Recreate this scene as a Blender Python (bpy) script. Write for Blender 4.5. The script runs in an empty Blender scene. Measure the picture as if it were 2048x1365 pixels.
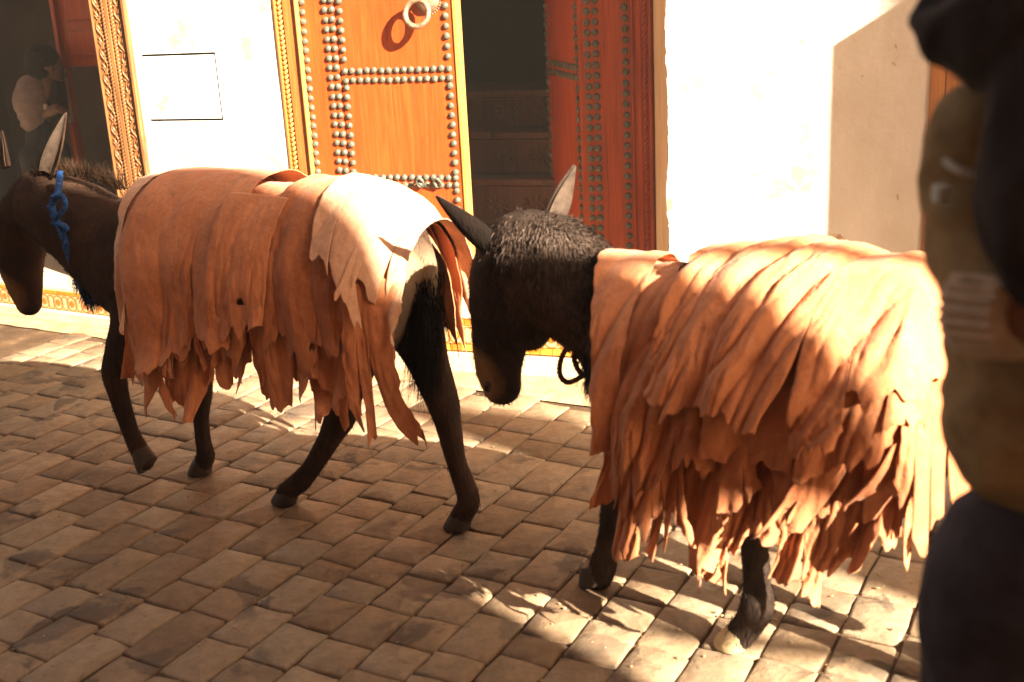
import bpy, bmesh, math, random
import numpy as np
from mathutils import Vector, Matrix, noise as mnoise
rnd = random.Random(7); nr = np.random.RandomState(5)
SC = bpy.context.scene
R = math.radians
# ------------------------------------------------------------------ camera
F_PX, PITCH, ROLL, EYE = 2350.0, R(17.3), R(-3.0), 1.6      # focal length in pixels of a 2048 px wide frame
fw = Vector((0, math.cos(PITCH), -math.sin(PITCH)))
r0 = Vector((1, 0, 0)); u0 = r0.cross(fw)
CR = (r0*math.cos(ROLL) + u0*math.sin(ROLL)); CU = (-r0*math.sin(ROLL) + u0*math.cos(ROLL))
cam = bpy.data.cameras.new('camera'); co = bpy.data.objects.new('camera', cam)
SC.collection.objects.link(co); SC.camera = co
cam.sensor_width = 36; cam.lens = 36*F_PX/2048; cam.clip_start = .05; cam.clip_end = 200
m = Matrix((CR, CU, -fw)).transposed().to_4x4(); m.translation = Vector((0, 0, EYE)); co.matrix_world = m
cam.dof.use_dof = True; cam.dof.focus_distance = 4.3; cam.dof.aperture_fstop = 3.4
# ------------------------------------------------------------------ light
SUN_EL = R(28); SUN_H = Vector((.675, -.738, 0)).normalized()
SUN = Vector((SUN_H.x*math.cos(SUN_EL), SUN_H.y*math.cos(SUN_EL), math.sin(SUN_EL)))
sl = bpy.data.lights.new('sun', 'SUN'); so = bpy.data.objects.new('sun', sl); SC.collection.objects.link(so)
sl.energy = 5.0; sl.angle = R(.53); sl.color = (1, .86, .66)
so.rotation_euler = SUN.to_track_quat('Z', 'Y').to_euler(); so.location = SUN*20
w = bpy.data.worlds.new('World'); SC.world = w; w.use_nodes = True
nt = w.node_tree; nt.nodes.clear()
sky = nt.nodes.new('ShaderNodeTexSky'); sky.sky_type = 'NISHITA'; sky.sun_disc = False
sky.sun_elevation = SUN_EL; sky.sun_rotation = math.atan2(SUN_H.x, SUN_H.y)
sky.dust_density = 3.0
wb = nt.nodes.new('ShaderNodeMix'); wb.data_type = 'RGBA'; wb.blend_type = 'MULTIPLY'; wb.inputs[0].default_value = 1
wb.inputs[7].default_value = (1.0, .75, .52, 1)              # warm white balance of the picture
bg = nt.nodes.new('ShaderNodeBackground'); bg.inputs[1].default_value = .05
ow = nt.nodes.new('ShaderNodeOutputWorld')
nt.links.new(sky.outputs[0], wb.inputs[6]); nt.links.new(wb.outputs[2], bg.inputs[0]); nt.links.new(bg.outputs[0], ow.inputs[0])
vs = SC.view_settings; vs.view_transform = 'Standard'; vs.look = 'None'; vs.exposure = 3.12; vs.gamma = 1; vs.use_curve_mapping = False
SC.cycles.max_bounces = 6; SC.cycles.diffuse_bounces = 3
# ------------------------------------------------------------------ helpers
def ray(px, py): return fw + CR*((px-1024)/F_PX) - CU*((py-682.5)/F_PX)
EYEV = Vector((0, 0, EYE))
def on_ground(px, py, z=0): d = ray(px, py); return EYEV + d*((z-EYE)/d.z)
def on_plane(px, py, P, n): d = ray(px, py); return EYEV + d*((Vector(P)-EYEV).dot(n)/d.dot(n))

def link(o): SC.collection.objects.link(o); return o
def props(o, label=None, cat=None, group=None, kind=None):
    for k, v in (('label', label), ('category', cat), ('group', group), ('kind', kind)):
        if v: o[k] = v
    return o
def empty(name, loc=(0, 0, 0), rz=0, **k):
    o = bpy.data.objects.new(name, None); o.location = loc; o.rotation_euler = (0, 0, rz); o.empty_display_size = .1
    link(o); return props(o, **k)
def obj(name, me, mat=None, parent=None, smooth=False, bevel=0, loc=None, **k):
    if mat is not None and len(me.materials) == 0: me.materials.append(mat)
    o = bpy.data.objects.new(name, me); link(o)
    if parent is not None: o.parent = parent
    if loc is not None: o.location = loc
    if smooth: me.shade_smooth()
    if bevel:
        b = o.modifiers.new('bevel', 'BEVEL'); b.width = bevel; b.segments = 2; b.limit_method = 'ANGLE'; b.angle_limit = R(40)
    return props(o, **k)

class MB:
    def __init__(s): s.v = []; s.f = []
    def add(s, v, f):
        k = len(s.v); s.v += [tuple(p) for p in v]; s.f += [tuple(i+k for i in q) for q in f]; return s
    def box(s, x0, x1, y0, y1, z0, z1):
        return s.add([(x, y, z) for z in (z0, z1) for (x, y) in ((x0, y0), (x1, y0), (x1, y1), (x0, y1))],
                     [(3, 2, 1, 0), (4, 5, 6, 7), (0, 1, 5, 4), (1, 2, 6, 5), (2, 3, 7, 6), (3, 0, 4, 7)])
    def prism(s, poly, z0, z1):
        n = len(poly)
        return s.add([(x, y, z0) for x, y in poly] + [(x, y, z1) for x, y in poly],
                     [tuple(range(n-1, -1, -1)), tuple(range(n, 2*n))] + [(i, (i+1) % n, n+(i+1) % n, n+i) for i in range(n)])
    def tube(s, pts, rad, seg=8, cap=True):
        pts = [Vector(p) for p in pts]; n = len(pts)
        if not hasattr(rad, '__len__'): rad = [rad]*n
        t0 = (pts[1]-pts[0]).normalized(); a = t0.orthogonal().normalized(); V = []; Fc = []
        for i, p in enumerate(pts):
            t = (pts[min(i+1, n-1)]-pts[max(i-1, 0)]).normalized()
            a = (a - t*a.dot(t)).normalized(); b = t.cross(a)
            for j in range(seg):
                th = 2*math.pi*j/seg; V.append(p + (a*math.cos(th)+b*math.sin(th))*rad[i])
        for i in range(n-1):
            for j in range(seg):
                Fc.append((i*seg+j, i*seg+(j+1) % seg, (i+1)*seg+(j+1) % seg, (i+1)*seg+j))
        if cap: Fc += [tuple(range(seg-1, -1, -1)), tuple((n-1)*seg+j for j in range(seg))]
        return s.add(V, Fc)
    def dome(s, c, r, h, seg=10, ax='y'):      # dome pointing to -y
        V = []; Fc = []
        prof = [(1, 0), (.98, .35), (.72, .82), (.34, 1.0)]
        for pr, ph in prof:
            for j in range(seg):
                th = 2*math.pi*j/seg; V.append((c[0]+r*pr*math.cos(th), c[1]-h*ph, c[2]+r*pr*math.sin(th)))
        for i in range(len(prof)-1):
            for j in range(seg): Fc.append((i*seg+j, (i+1)*seg+j, (i+1)*seg+(j+1) % seg, i*seg+(j+1) % seg)[::-1])
        V.append((c[0], c[1]-h*1.02, c[2])); L = len(V)-1; k = (len(prof)-1)*seg
        for j in range(seg): Fc.append((k+j, k+(j+1) % seg, L))
        return s.add(V, Fc)
    def ellipsoid(s, c, r, rot=None, seg=20, rings=12):
        V = []; Fc = []; c = Vector(c)
        for i in range(rings+1):
            ph = math.pi*i/rings
            for j in range(seg):
                th = 2*math.pi*j/seg; p = Vector((r[0]*math.sin(ph)*math.cos(th), r[1]*math.sin(ph)*math.sin(th), r[2]*math.cos(ph)))
                if rot is not None: p = rot @ p
                V.append(c+p)
        for i in range(rings):
            for j in range(seg): Fc.append((i*seg+j, (i+1)*seg+j, (i+1)*seg+(j+1) % seg, i*seg+(j+1) % seg))
        return s.add(V, Fc)
    def mesh(s, name='m'):
        me = bpy.data.meshes.new(name); me.from_pydata(s.v, [], s.f); me.update(); return me
    def build(s, name, mat, parent=None, **k): return obj(name, s.mesh(name), mat, parent, **k)

# value noise on numpy arrays -------------------------------------------------
_T = nr.rand(64, 64)
def vn(x, y):
    x = np.asarray(x, float); y = np.asarray(y, float)
    xi = np.floor(x).astype(int); yi = np.floor(y).astype(int); fx = x-xi; fy = y-yi
    fx = fx*fx*(3-2*fx); fy = fy*fy*(3-2*fy)
    g = lambda a, b: _T[a % 64, b % 64]
    return (g(xi, yi)*(1-fx)+g(xi+1, yi)*fx)*(1-fy)+(g(xi, yi+1)*(1-fx)+g(xi+1, yi+1)*fx)*fy
def fbm(x, y, o=4):
    a = 0; w_ = .5; t = 0
    for i in range(o): a = a + w_*vn(x*2**i+i*7.3, y*2**i+i*3.1); t += w_; w_ *= .5
    return a/t          # 0..1

# ------------------------------------------------------------------ materials
class Mat:
    def __init__(s, name, rough=.8, spec=.3):
        s.m = bpy.data.materials.new(name); s.m.use_nodes = True; s.t = s.m.node_tree; s.n = s.t.nodes
        s.b = s.n['Principled BSDF']; s.b.inputs['Roughness'].default_value = rough; s.b.inputs['Specular IOR Level'].default_value = spec
        s.tc = s.n.new('ShaderNodeTexCoord')
    def L(s, a, b): s.t.links.new(a, b)
    def coord(s, kind='Object', scale=(1, 1, 1)):
        mp = s.n.new('ShaderNodeMapping'); mp.inputs['Scale'].default_value = scale
        if kind == 'World':
            g = s.n.new('ShaderNodeNewGeometry'); s.L(g.outputs['Position'], mp.inputs[0])
        else: s.L(s.tc.outputs[kind], mp.inputs[0])
        return mp.outputs[0]
    def noise(s, scale, detail=4, rough=.55, co=None, dist=0):
        n = s.n.new('ShaderNodeTexNoise'); n.inputs['Scale'].default_value = scale; n.inputs['Detail'].default_value = detail
        n.inputs['Roughness'].default_value = rough; n.inputs['Distortion'].default_value = dist
        if co is not None: s.L(co, n.inputs['Vector'])
        return n.outputs['Fac']
    def ramp(s, fac, stops):
        r = s.n.new('ShaderNodeValToRGB'); e = r.color_ramp.elements
        while len(e) < len(stops): e.new(.5)
        for i, (p, c) in enumerate(stops):
            e[i].position = p; e[i].color = tuple(c)+(1,) if hasattr(c, '__len__') else (c, c, c, 1)
        s.L(fac, r.inputs[0]); return r.outputs[0]
    def mix(s, fac, a, b, mode='MIX'):
        n = s.n.new('ShaderNodeMix'); n.data_type = 'RGBA'; n.blend_type = mode
        for v, i in ((fac, 0), (a, 6), (b, 7)):
            if hasattr(v, 'links'): s.L(v, n.inputs[i])
            elif i == 0: n.inputs[0].default_value = v
            else: n.inputs[i].default_value = tuple(v)+(1,)
        return n.outputs[2]
    def math(s, op, a, b=0.0):
        n = s.n.new('ShaderNodeMath'); n.operation = op
        for i, v in enumerate((a, b)):
            if hasattr(v, 'links'): s.L(v, n.inputs[i])
            else: n.inputs[i].default_value = v
        return n.outputs[0]
    def rand(s):
        n = s.n.new('ShaderNodeObjectInfo'); return n.outputs['Random']
    def bump(s, h, strength=.4, dist=.01):
        n = s.n.new('ShaderNodeBump'); n.inputs['Strength'].default_value = strength; n.inputs['Distance'].default_value = dist
        s.L(h, n.inputs['Height']); s.L(n.outputs[0], s.b.inputs['Normal']); return s
    def col(s, c):
        if hasattr(c, 'links'): s.L(c, s.b.inputs['Base Color'])
        else: s.b.inputs['Base Color'].default_value = tuple(c)+(1,)
        return s

def flat(name, c, rough=.8, var=.25, scale=8, bump=.2, spec=.3, kind='Object'):
    M = Mat(name, rough, spec); co_ = M.coord(kind)
    n = M.noise(scale, 5, .6, co_)
    M.col(M.ramp(n, [(.25, [x*(1-var) for x in c]), (.75, [min(1, x*(1+var)) for x in c])]))
    M.bump(M.noise(scale*8, 4, .6, co_), bump, .004); return M.m

def wood(name, dark, light, knots=True, rough=.45, spec=.45, zs=1):
    M = Mat(name, rough, spec); c = M.coord('Object', (14, 14, 1.1*zs))
    g = M.noise(2.2, 6, .62, c, 1.3); c2 = M.coord('Object', (90, 90, 3*zs)); g2 = M.noise(1.5, 3, .5, c2)
    col = M.ramp(g, [(.28, dark), (.5, [(a+b)/2 for a, b in zip(dark, light)]), (.72, light)])
    col = M.mix(.35, col, M.ramp(g2, [(.3, (.35, .3, .28)), (.65, (1, 1, 1))]), 'MULTIPLY')
    big = M.noise(3.0, 3, .5, M.coord('Object', (1, 1, .6)))
    col = M.mix(.4, col, M.ramp(big, [(.3, (.6, .5, .45)), (.7, (1.1, 1.05, 1))]), 'MULTIPLY')
    if knots:
        v = M.n.new('ShaderNodeTexVoronoi'); v.inputs['Scale'].default_value = 1.6; M.L(M.coord('Object', (3.2, 3.2, 1.0)), v.inputs['Vector'])
        k = M.ramp(v.outputs['Distance'], [(.035, 1.0), (.07, 0.0)]); col = M.mix(k, col, [x*.25 for x in dark])
    M.col(col).bump(g2, .25, .003); return M.m

MT = {}
MT['door'] = wood('door_wood', (.36, .052, .008), (.56, .100, .017), rough=.42)
MT['frame'] = wood('frame_wood', (.36, .10, .022), (.52, .17, .042))
MT['edge'] = wood('edge_wood', (.50, .22, .05), (.66, .34, .09))
MT['carved'] = wood('carved_wood', (.12, .045, .014), (.32, .145, .048), knots=False)
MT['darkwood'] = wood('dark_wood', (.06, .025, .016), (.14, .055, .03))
MT['ochre'] = wood('ochre_wood', (.40, .16, .04), (.55, .25, .07))
M = Mat('bronze_stud', .55, .4); M.b.inputs['Metallic'].default_value = .15; c = M.coord('Object')
M.col(M.ramp(M.noise(60, 3, .6, c), [(.3, (.05, .045, .03)), (.6, (.12, .12, .09)), (.8, (.22, .225, .19))])).bump(M.noise(150, 3, .6, c), .4, .002); MT['stud'] = M.m
M = Mat('brass_ring', .42, .5); M.b.inputs['Metallic'].default_value = .5; c = M.coord('Object')
M.col(M.ramp(M.noise(70, 3, .6, c), [(.3, (.16, .09, .05)), (.7, (.42, .27, .17))])).bump(M.noise(260, 3, .6, c), .8, .004); MT['brass'] = M.m
# white lime plaster with scuffs
M = Mat('lime_plaster', .85, .2); c = M.coord('Object')
col = M.ramp(M.noise(1.7, 5, .6, c), [(.3, (.66, .62, .56)), (.65, (.80, .78, .74))])
chip = M.ramp(M.noise(5.5, 6, .62, c), [(.60, 0.0), (.62, 1.0)])
col = M.mix(M.math('MULTIPLY', chip, .85), col, (.42, .25, .13))
spk = M.ramp(M.noise(38, 3, .5, c), [(.72, 0.0), (.76, 1.0)])
col = M.mix(M.math('MULTIPLY', spk, .8), col, (.12, .07, .035))
stn = M.ramp(M.noise(2.2, 6, .65, M.coord('Object', (1.6, 1.6, .5))), [(.42, 0.0), (.7, 1.0)])
col = M.mix(M.math('MULTIPLY', stn, .45), col, (.50, .43, .34))
M.col(col).bump(M.noise(14, 7, .65, c), .45, .014); MT['plaster'] = M.m
M = Mat('cream_plaster', .85, .2); c = M.coord('Object', (1, 1, .35))
M.col(M.ramp(M.noise(9, 5, .6, c), [(.3, (.52, .36, .2)), (.65, (.68, .52, .32))])).bump(M.noise(30, 5, .6, c), .3, .006); MT['cream'] = M.m
MT['terracotta'] = flat('terracotta_wall', (.36, .19, .11), .9, .12, 1.5, .4)
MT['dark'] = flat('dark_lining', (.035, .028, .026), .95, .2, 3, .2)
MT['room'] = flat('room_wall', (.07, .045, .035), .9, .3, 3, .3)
MT['tread'] = flat('marble_tread', (.50, .40, .28), .6, .2, 5, .3)
MT['curb'] = flat('curb_plaster', (.50, .38, .24), .9, .3, 6, .9)
M = Mat('yellow_tile', .3, .5); c = M.coord('Object')
M.col(M.mix(.8, M.ramp(M.rand(), [(0, (.44, .13, .012)), (.5, (.52, .20, .02)), (1, (.58, .30, .06))]), M.ramp(M.noise(20, 3, .6, c), [(.3, (.7, .65, .6)), (.7, (1.05, 1.05, 1))]), 'MULTIPLY')).bump(M.noise(60, 3, .6, c), .2, .002)
MT['ytile'] = M.m
MT['ctile'] = flat('cream_tile', (.46, .33, .17), .35, .12, 14, .15)
MT['motif'] = flat('tile_motif', (.42, .12, .012), .4, .2, 30, .1)
# paving
def stone_mat():
    M = Mat('paving_stone', .82, .25); c = M.coord('World')
    big = M.noise(1.3, 4, .6, c); fine = M.noise(26, 6, .68, c); mid = M.noise(7, 5, .62, c)
    col = M.ramp(M.rand(), [(0, (.170, .115, .070)), (.35, (.240, .168, .106)), (.7, (.285, .210, .138)), (1, (.215, .162, .112))])
    col = M.mix(.7, col, M.ramp(fine, [(.3, (.62, .6, .58)), (.7, (1.2, 1.2, 1.2))]), 'MULTIPLY')
    col = M.mix(.6, col, M.ramp(mid, [(.3, (.72, .66, .6)), (.7, (1.12, 1.12, 1.12))]), 'MULTIPLY')
    st = M.ramp(M.noise(4.6, 5, .55, c, .6), [(.555, 0.0), (.60, 1.0)])
    patch = M.ramp(big, [(.42, 0.0), (.54, 1.0)])
    col = M.mix(M.math('MULTIPLY', M.math('MULTIPLY', st, patch), .8), col, (.070, .052, .040))
    dust = M.ramp(M.noise(2.3, 4, .6, c), [(.5, 0.0), (.75, 1.0)])
    col = M.mix(M.math('MULTIPLY', dust, .35), col, (.30, .19, .11))
    spot = M.ramp(M.noise(55, 2, .5, c), [(.70, 0.0), (.74, 1.0)])
    col = M.mix(M.math('MULTIPLY', spot, .5), col, (.10, .07, .05))
    h = M.math('ADD', M.math('MULTIPLY', fine, .4), M.math('MULTIPLY', mid, 1.0))
    M.col(col).bump(h, .75, .012)
    M.L(M.ramp(M.noise(9, 3, .6, c), [(.35, .6), (.7, .88)]), M.b.inputs['Roughness']); return M.m
MT['stone'] = stone_mat()
M = Mat('mortar', .95, .1); c = M.coord('World')
M.col(M.ramp(M.noise(6, 6, .65, c), [(.3, (.05, .032, .02)), (.55, (.10, .06, .035)), (.75, (.20, .125, .07))])).bump(M.noise(90, 4, .7, c), .9, .008); MT['mortar'] = M.m
M = Mat('gutter', .9, .1); c = M.coord('World')
M.col(M.ramp(M.noise(5, 6, .65, c), [(.3, (.26, .16, .08)), (.6, (.42, .29, .17)), (.8, (.5, .4, .28))])).bump(M.noise(50, 5, .7, c), .8, .01); MT['gutter'] = M.m

# ================================================================== GROUND
MB().add([(-60, -60, -.02), (60, -60, -.02), (60, 60, -.02), (-60, 60, -.02)], [(0, 1, 2, 3)]).build('ground', MT['gutter'], kind='structure')
pave = empty('pavement', (0, 0, 0), kind='structure')
STREET = R(-29.5)                        # direction of the alley, seen from above
mb = MB(); nx = 90
gm = [(-4.6+9.6*i/nx, 1.0+5.4*j/60) for j in range(61) for i in range(nx+1)]
mb.add([(x, y, -.010+.009*(float(fbm(x*5, y*5))-.5)) for x, y in gm], [(j*(nx+1)+i, j*(nx+1)+i+1, (j+1)*(nx+1)+i+1, (j+1)*(nx+1)+i) for j in range(60) for i in range(nx)])
mb.build('mortar_bed', MT['mortar'], pave, smooth=True)
def stone_mesh(Lx, Ly, seed):
    r = random.Random(seed); P = []
    cr = .005+.006*r.random()
    base = []
    for (cx, cy, a0) in ((1, 1, 0), (-1, 1, 90), (-1, -1, 180), (1, -1, 270)):
        for a in (15, 75):
            aa = R(a0+a); base.append((cx*(Lx/2-cr)+cr*math.cos(aa), cy*(Ly/2-cr)+cr*math.sin(aa)))
    ring = []
    for i in range(8):      # midpoints along the long edges give a wavy outline
        p, q = base[i], base[(i+1) % 8]; ring.append(p)
        if i % 2 == 1: ring.append(((p[0]+q[0])/2, (p[1]+q[1])/2))
    ring = [(x+r.uniform(-.004, .004), y+r.uniform(-.004, .004)) for x, y in ring]; n = len(ring)
    V = [(x, y, -.03) for x, y in ring] + [(x, y, -.005+r.uniform(-.002, .002)) for x, y in ring]
    V += [(x*(1-.006/(Lx/2)), y*(1-.006/(Ly/2)), -.001+r.uniform(-.0012, .0012)) for x, y in ring] + [(r.uniform(-.01, .01), r.uniform(-.01, .01), .0006+r.uniform(-.001, .0012))]
    Fc = [(i, (i+1) % n, n+(i+1) % n, n+i) for i in range(n)] + [(n+i, n+(i+1) % n, 2*n+(i+1) % n, 2*n+i) for i in range(n)]
    Fc += [(2*n+i, 2*n+(i+1) % n, 3*n) for i in range(n)]
    me = MB().add(V, Fc).mesh('paving_stone'); me.materials.append(MT['stone']); me.shade_smooth(); return me
CW = .147; LENS = [.108, .135, .155, .18, .205, .245]
vari = {L: [stone_mesh(L-.006, CW-.006, 100*i+k) for k in range(5)] for i, L in enumerate(LENS)}
sx = Vector((math.cos(STREET), math.sin(STREET))); sy = Vector((-sx.y, sx.x))
def curb_y(x):       # front of the kerb strip along the houses, in world coordinates (line at the alley's angle)
    p = Vector((-.272, 4.60)); t = (x-p.x)/sx.x; return p.y+sx.y*t
stones = []
for ci in range(-32, 33):
    t = -1.2+rnd.random()*.2
    while t < 8:
        L = rnd.choices(LENS, [1, 5, 3, 5, 3, 4])[0]
        c = sx*((ci+.5)*CW) + sy*(t+L/2); t += L
        if c.y > curb_y(c.x)-.07 or c.y < 1.3 or c.x < -4.2 or c.x > 4.2: continue
        stones.append((c.x, c.y, L))
def pix(P):
    v = Vector(P)-EYEV; z = v.dot(fw); return (1024+F_PX*v.dot(CR)/z, 682.5-F_PX*v.dot(CU)/z, z)
vis = []; rest = []
for s_ in stones:
    px, py, z = pix((s_[0], s_[1], 0))
    (vis if (z > .3 and -60 < px < 2110 and 560 < py < 1430) else rest).append((z, s_))
vis.sort(); rest += vis[300:]; vis = vis[:300]
def stone_tf(s_):
    x, y, L = s_; h = .007*(float(vn(x*5+3, y*5))-.5)+rnd.uniform(-.0012, .0015)
    return Matrix.Translation((x, y, h)) @ Matrix.Rotation(STREET+math.pi/2+R(rnd.gauss(0, .9)), 4, 'Z') @ Matrix.Rotation(R(rnd.gauss(0, .35)), 4, 'X') @ Matrix.Rotation(R(rnd.gauss(0, .35)), 4, 'Y')
for z, s_ in vis:
    o = bpy.data.objects.new('paving_stone', rnd.choice(vari[s_[2]])); link(o); o.parent = pave; o.matrix_local = stone_tf(s_)
mb = MB()
for z, s_ in rest:
    me = rnd.choice(vari[s_[2]]); T = stone_tf(s_)
    mb.add([T @ v.co for v in me.vertices], [tuple(p.vertices) for p in me.polygons])
mb.build('far_paving_stones', MT['stone'], pave, kind='stuff', smooth=True)
# kerb strip of smeared mortar along the houses
mb = MB(); V = []; N = 160
for i in range(N+1):
    x = -4.6+9.2*i/N; y = curb_y(x)
    for k, dd in enumerate((-.045+.03*float(fbm(x*7, 3)), .0, .08, .6)):
        p = Vector((x, y))+sy*dd; V.append((p.x, p.y, .002 + .008*float(fbm(p.x*9, p.y*9)) - (.008 if k == 0 else 0)))
mb.add(V, [(i*4+k, (i+1)*4+k, (i+1)*4+k+1, i*4+k+1) for i in range(N) for k in range(3)])
mb.build('gutter_strip', MT['gutter'], kind='structure', smooth=True)

# ================================================================== HOUSE with the studded door
FA = R(-19); FO = Vector((-.2655, 5.078, 0))
house = empty('house', FO, FA, label='whitewashed alley house with a carved doorway and a bronze studded orange wooden door', cat='house')
FN = Vector((math.sin(FA), -math.cos(FA), 0)); FE = Vector((math.cos(FA), math.sin(FA), 0))   # outward normal, direction along
def fac(px, py, n=0):        # point of the facade plane (offset n outward) seen at a pixel -> local (s, z)
    q = on_plane(px, py, FO+FN*n, FN)-FO; return q.dot(FE), q.z
H = house; TOP = 3.2
# --- left white wall with the outline of a bricked up hatch (real groove)
hx0, hx1, hz0, hz1, g = -1.432, -1.043, 1.04, 1.332, .0055
mb = MB()
def quad(mb, x0, x1, z0, z1, y=0): mb.add([(x0, y, z0), (x1, y, z0), (x1, y, z1), (x0, y, z1)], [(0, 1, 2, 3)])
def wall_grid(x0, x1, z0, z1, hole=None, y=0, step=.05, amp=.004):
    xs = sorted(set([round(x, 4) for x in np.arange(x0, x1, step)]+[x0, x1]+([hole[0]-g, hole[0]+g, hole[1]-g, hole[1]+g] if hole else [])))
    zs = sorted(set([round(x, 4) for x in np.arange(z0, z1, step)]+[z0, z1]+([hole[2]-g, hole[2]+g, hole[3]-g, hole[3]+g] if hole else [])))
    V = []; Fc = []
    for z in zs:
        for x in xs: V.append((x, y-amp*(float(fbm(x*3, z*3))-.5)*2, z))
    n = len(xs)
    for j in range(len(zs)-1):
        for i in range(n-1):
            if hole:
                cx = (xs[i]+xs[i+1])/2; cz = (zs[j]+zs[j+1])/2
                ins = hole[0]-g < cx < hole[1]+g and hole[2]-g < cz < hole[3]+g; inn = hole[0]+g < cx < hole[1]-g and hole[2]+g < cz < hole[3]-g
                if ins and not inn and not (hole[0]-g < cx < hole[0]+g) : continue
            Fc.append((j*n+i, j*n+i+1, (j+1)*n+i+1, (j+1)*n+i))
    return MB().add(V, Fc)
wl = wall_grid(-1.462, -.722, 0, TOP, (hx0, hx1, hz0, hz1), y=-.02)
wo = wl.build('wall', MT['plaster'], H); sm = wo.modifiers.new('s', 'SOLIDIFY'); sm.thickness = .006; sm.offset = -1
MB().box(-1.462, -.722, .065, .3, 0, TOP).build('wall', MT['dark'], H, label='dark core behind the plaster, deepening the shade of the hatch groove')  # core coloured dark to stand for the shade inside the hatch groove
# --- carved door frame at the far left
fx0, fx1 = -1.648, -1.462
mb = MB(); mb.box(fx0, fx1, -.03, .25, .15, TOP)
mb.box(fx0, fx0+.006, -.045, -.03, .15, TOP); mb.box(fx1-.014, fx1, -.05, -.03, .15, TOP); mb.box(-1.573, -1.553, -.044, -.03, .15, TOP)
mb.box(fx0+.058, fx0+.062, -.036, -.03, .15, TOP)
mb.build('carved_frame', MT['carved'], H, bevel=.003)
def rope(x, y, r, z0, z1, pitch=.026):
    n = int((z1-z0)/pitch); mb = MB()
    for i in range(n):       # twisted strands: slanted beads
        z = z0+(i+.5)*pitch; rot = Matrix.Rotation(R(38), 3, 'Y')
        mb.ellipsoid((x, y, z), (r*.62, r, r*1.45), rot, 8, 6)
    return mb
for x in (-1.583, -1.541): rope(x, -.036, .0105, .2, 1.75, .0165).build('rope_moulding', MT['carved'], H, smooth=True)
def vine(xc, w_, z0, z1, wl_=.115):
    mb = MB(); n = int((z1-z0)/.008)
    pts = [(xc+w_*math.sin(2*math.pi*(z0+i*.008)/wl_), -.034, z0+i*.008) for i in range(n)]
    mb.tube(pts, .0042, 6)
    pts = [(xc-w_*.9*math.sin(2*math.pi*(z0+i*.008)/wl_)*abs(math.cos(math.pi*(z0+i*.008)/wl_)), -.032, z0+i*.008) for i in range(n)]
    mb.tube(pts, .003, 6)
    k = 0; z = z0
    while z < z1:
        sgn = 1 if k % 2 else -1
        mb.ellipsoid((xc+sgn*w_*.35, -.033, z), (.005, .005, .017), Matrix.Rotation(R(32*sgn), 3, 'Y'), 8, 6)
        mb.ellipsoid((xc-sgn*w_*.8, -.033, z+.02), (.0045, .004, .010), Matrix.Rotation(R(-50*sgn), 3, 'Y'), 8, 6)
        z += wl_/4; k += 1
    return mb
vine(-1.617, .016, .2, 1.75).build('carved_vine', MT['carved'], H, smooth=True)
vine(-1.508, .018, .2, 1.75, .13).build('carved_vine', MT['carved'], H, smooth=True)
# --- main door: frame, fixed panel, leaf on the left
Z0 = .285
mb = MB(); mb.box(-.722, -.606, 0, .2, .0, TOP); mb.box(-.722, -.712, -.028, 0, Z0, TOP); mb.box(-.683, -.622, -.016, 0, Z0, TOP)
mb.build('door_frame', MT['frame'], H, bevel=.003)
MB().box(-.620, -.608, -.030, 0, Z0, TOP).build('frame_bead', MT['edge'], H, bevel=.004)
rope(-.698, -.012, .0105, Z0, 1.8, .021).build('rope_moulding', MT['edge'], H, smooth=True)
leaf = empty('door', (0, 0, 0)); leaf.parent = H; leaf['label'] = 'orange door leaf with ring knocker, shut in the sun'
MB().box(-.605, -.4385, -.002, .05, Z0, TOP).build('fixed_panel', MT['door'], leaf, bevel=.003)
for i, (x0, x1) in enumerate(((-.4355, -.366), (-.3652, -.205), (-.2042, -.050), (-.0492, .097))):
    MB().box(x0, x1, -.004, .045, Z0+.01, TOP).build('plank', MT['door'], leaf, bevel=.0012)
MB().box(.0975, .1155, -.010, .05, Z0+.01, TOP).build('leaf_edge', MT['edge'], leaf, bevel=.003)
stud_me = MB().dome((0, 0, 0), .0150, .0115).mesh('stud'); stud_me.materials.append(MT['stud']); stud_me.shade_smooth()
stuff_studs = []
def stud(x, z, par, y=-.004, vis_=True):
    if not vis_: stuff_studs.append((x, y, z)); return
    o = bpy.data.objects.new('stud', stud_me); link(o); o.parent = par; o.location = (x+rnd.uniform(-.0012, .0012), y, z+rnd.uniform(-.0016, .0016))
    o.rotation_euler = (R(rnd.uniform(-3, 3)), R(rnd.uniform(0, 360)), 0); k = rnd.uniform(.93, 1.04); o.scale = (k, k, k)
z = Z0+.03
while z < 1.66:
    v = z > .80
    stud(-.594, z, leaf, -.002, v); stud(-.487, z+.006, leaf, -.002, v); stud(-.455, z+.006, leaf, -.002, v)
    if not any(abs(z-r_) < .018 for r_ in (1.237, 1.197, .777, .744)): stud(-.416, z, leaf, vis_=v)
    if not any(abs(z-r_) < .018 for r_ in (1.237, 1.197, .777, .744, .379, .343)): stud(.066, z, leaf)
    z += .0405
for zr, dx in ((1.237, 0), (1.197, .001), (.777, 0), (.744, 0), (.379, 0), (.343, 0)):
    for i in range(15): stud(-.416+.0344*i+dx, zr, leaf, vis_=(zr > .8 or (zr > .7 and i > 2) or (zr < .5 and i > 12)))
mb = MB()
for p in stuff_studs: mb.dome(p, .0150, .0115)
mb.build('hidden_studs', MT['stud'], leaf, smooth=True, kind='stuff')
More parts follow.
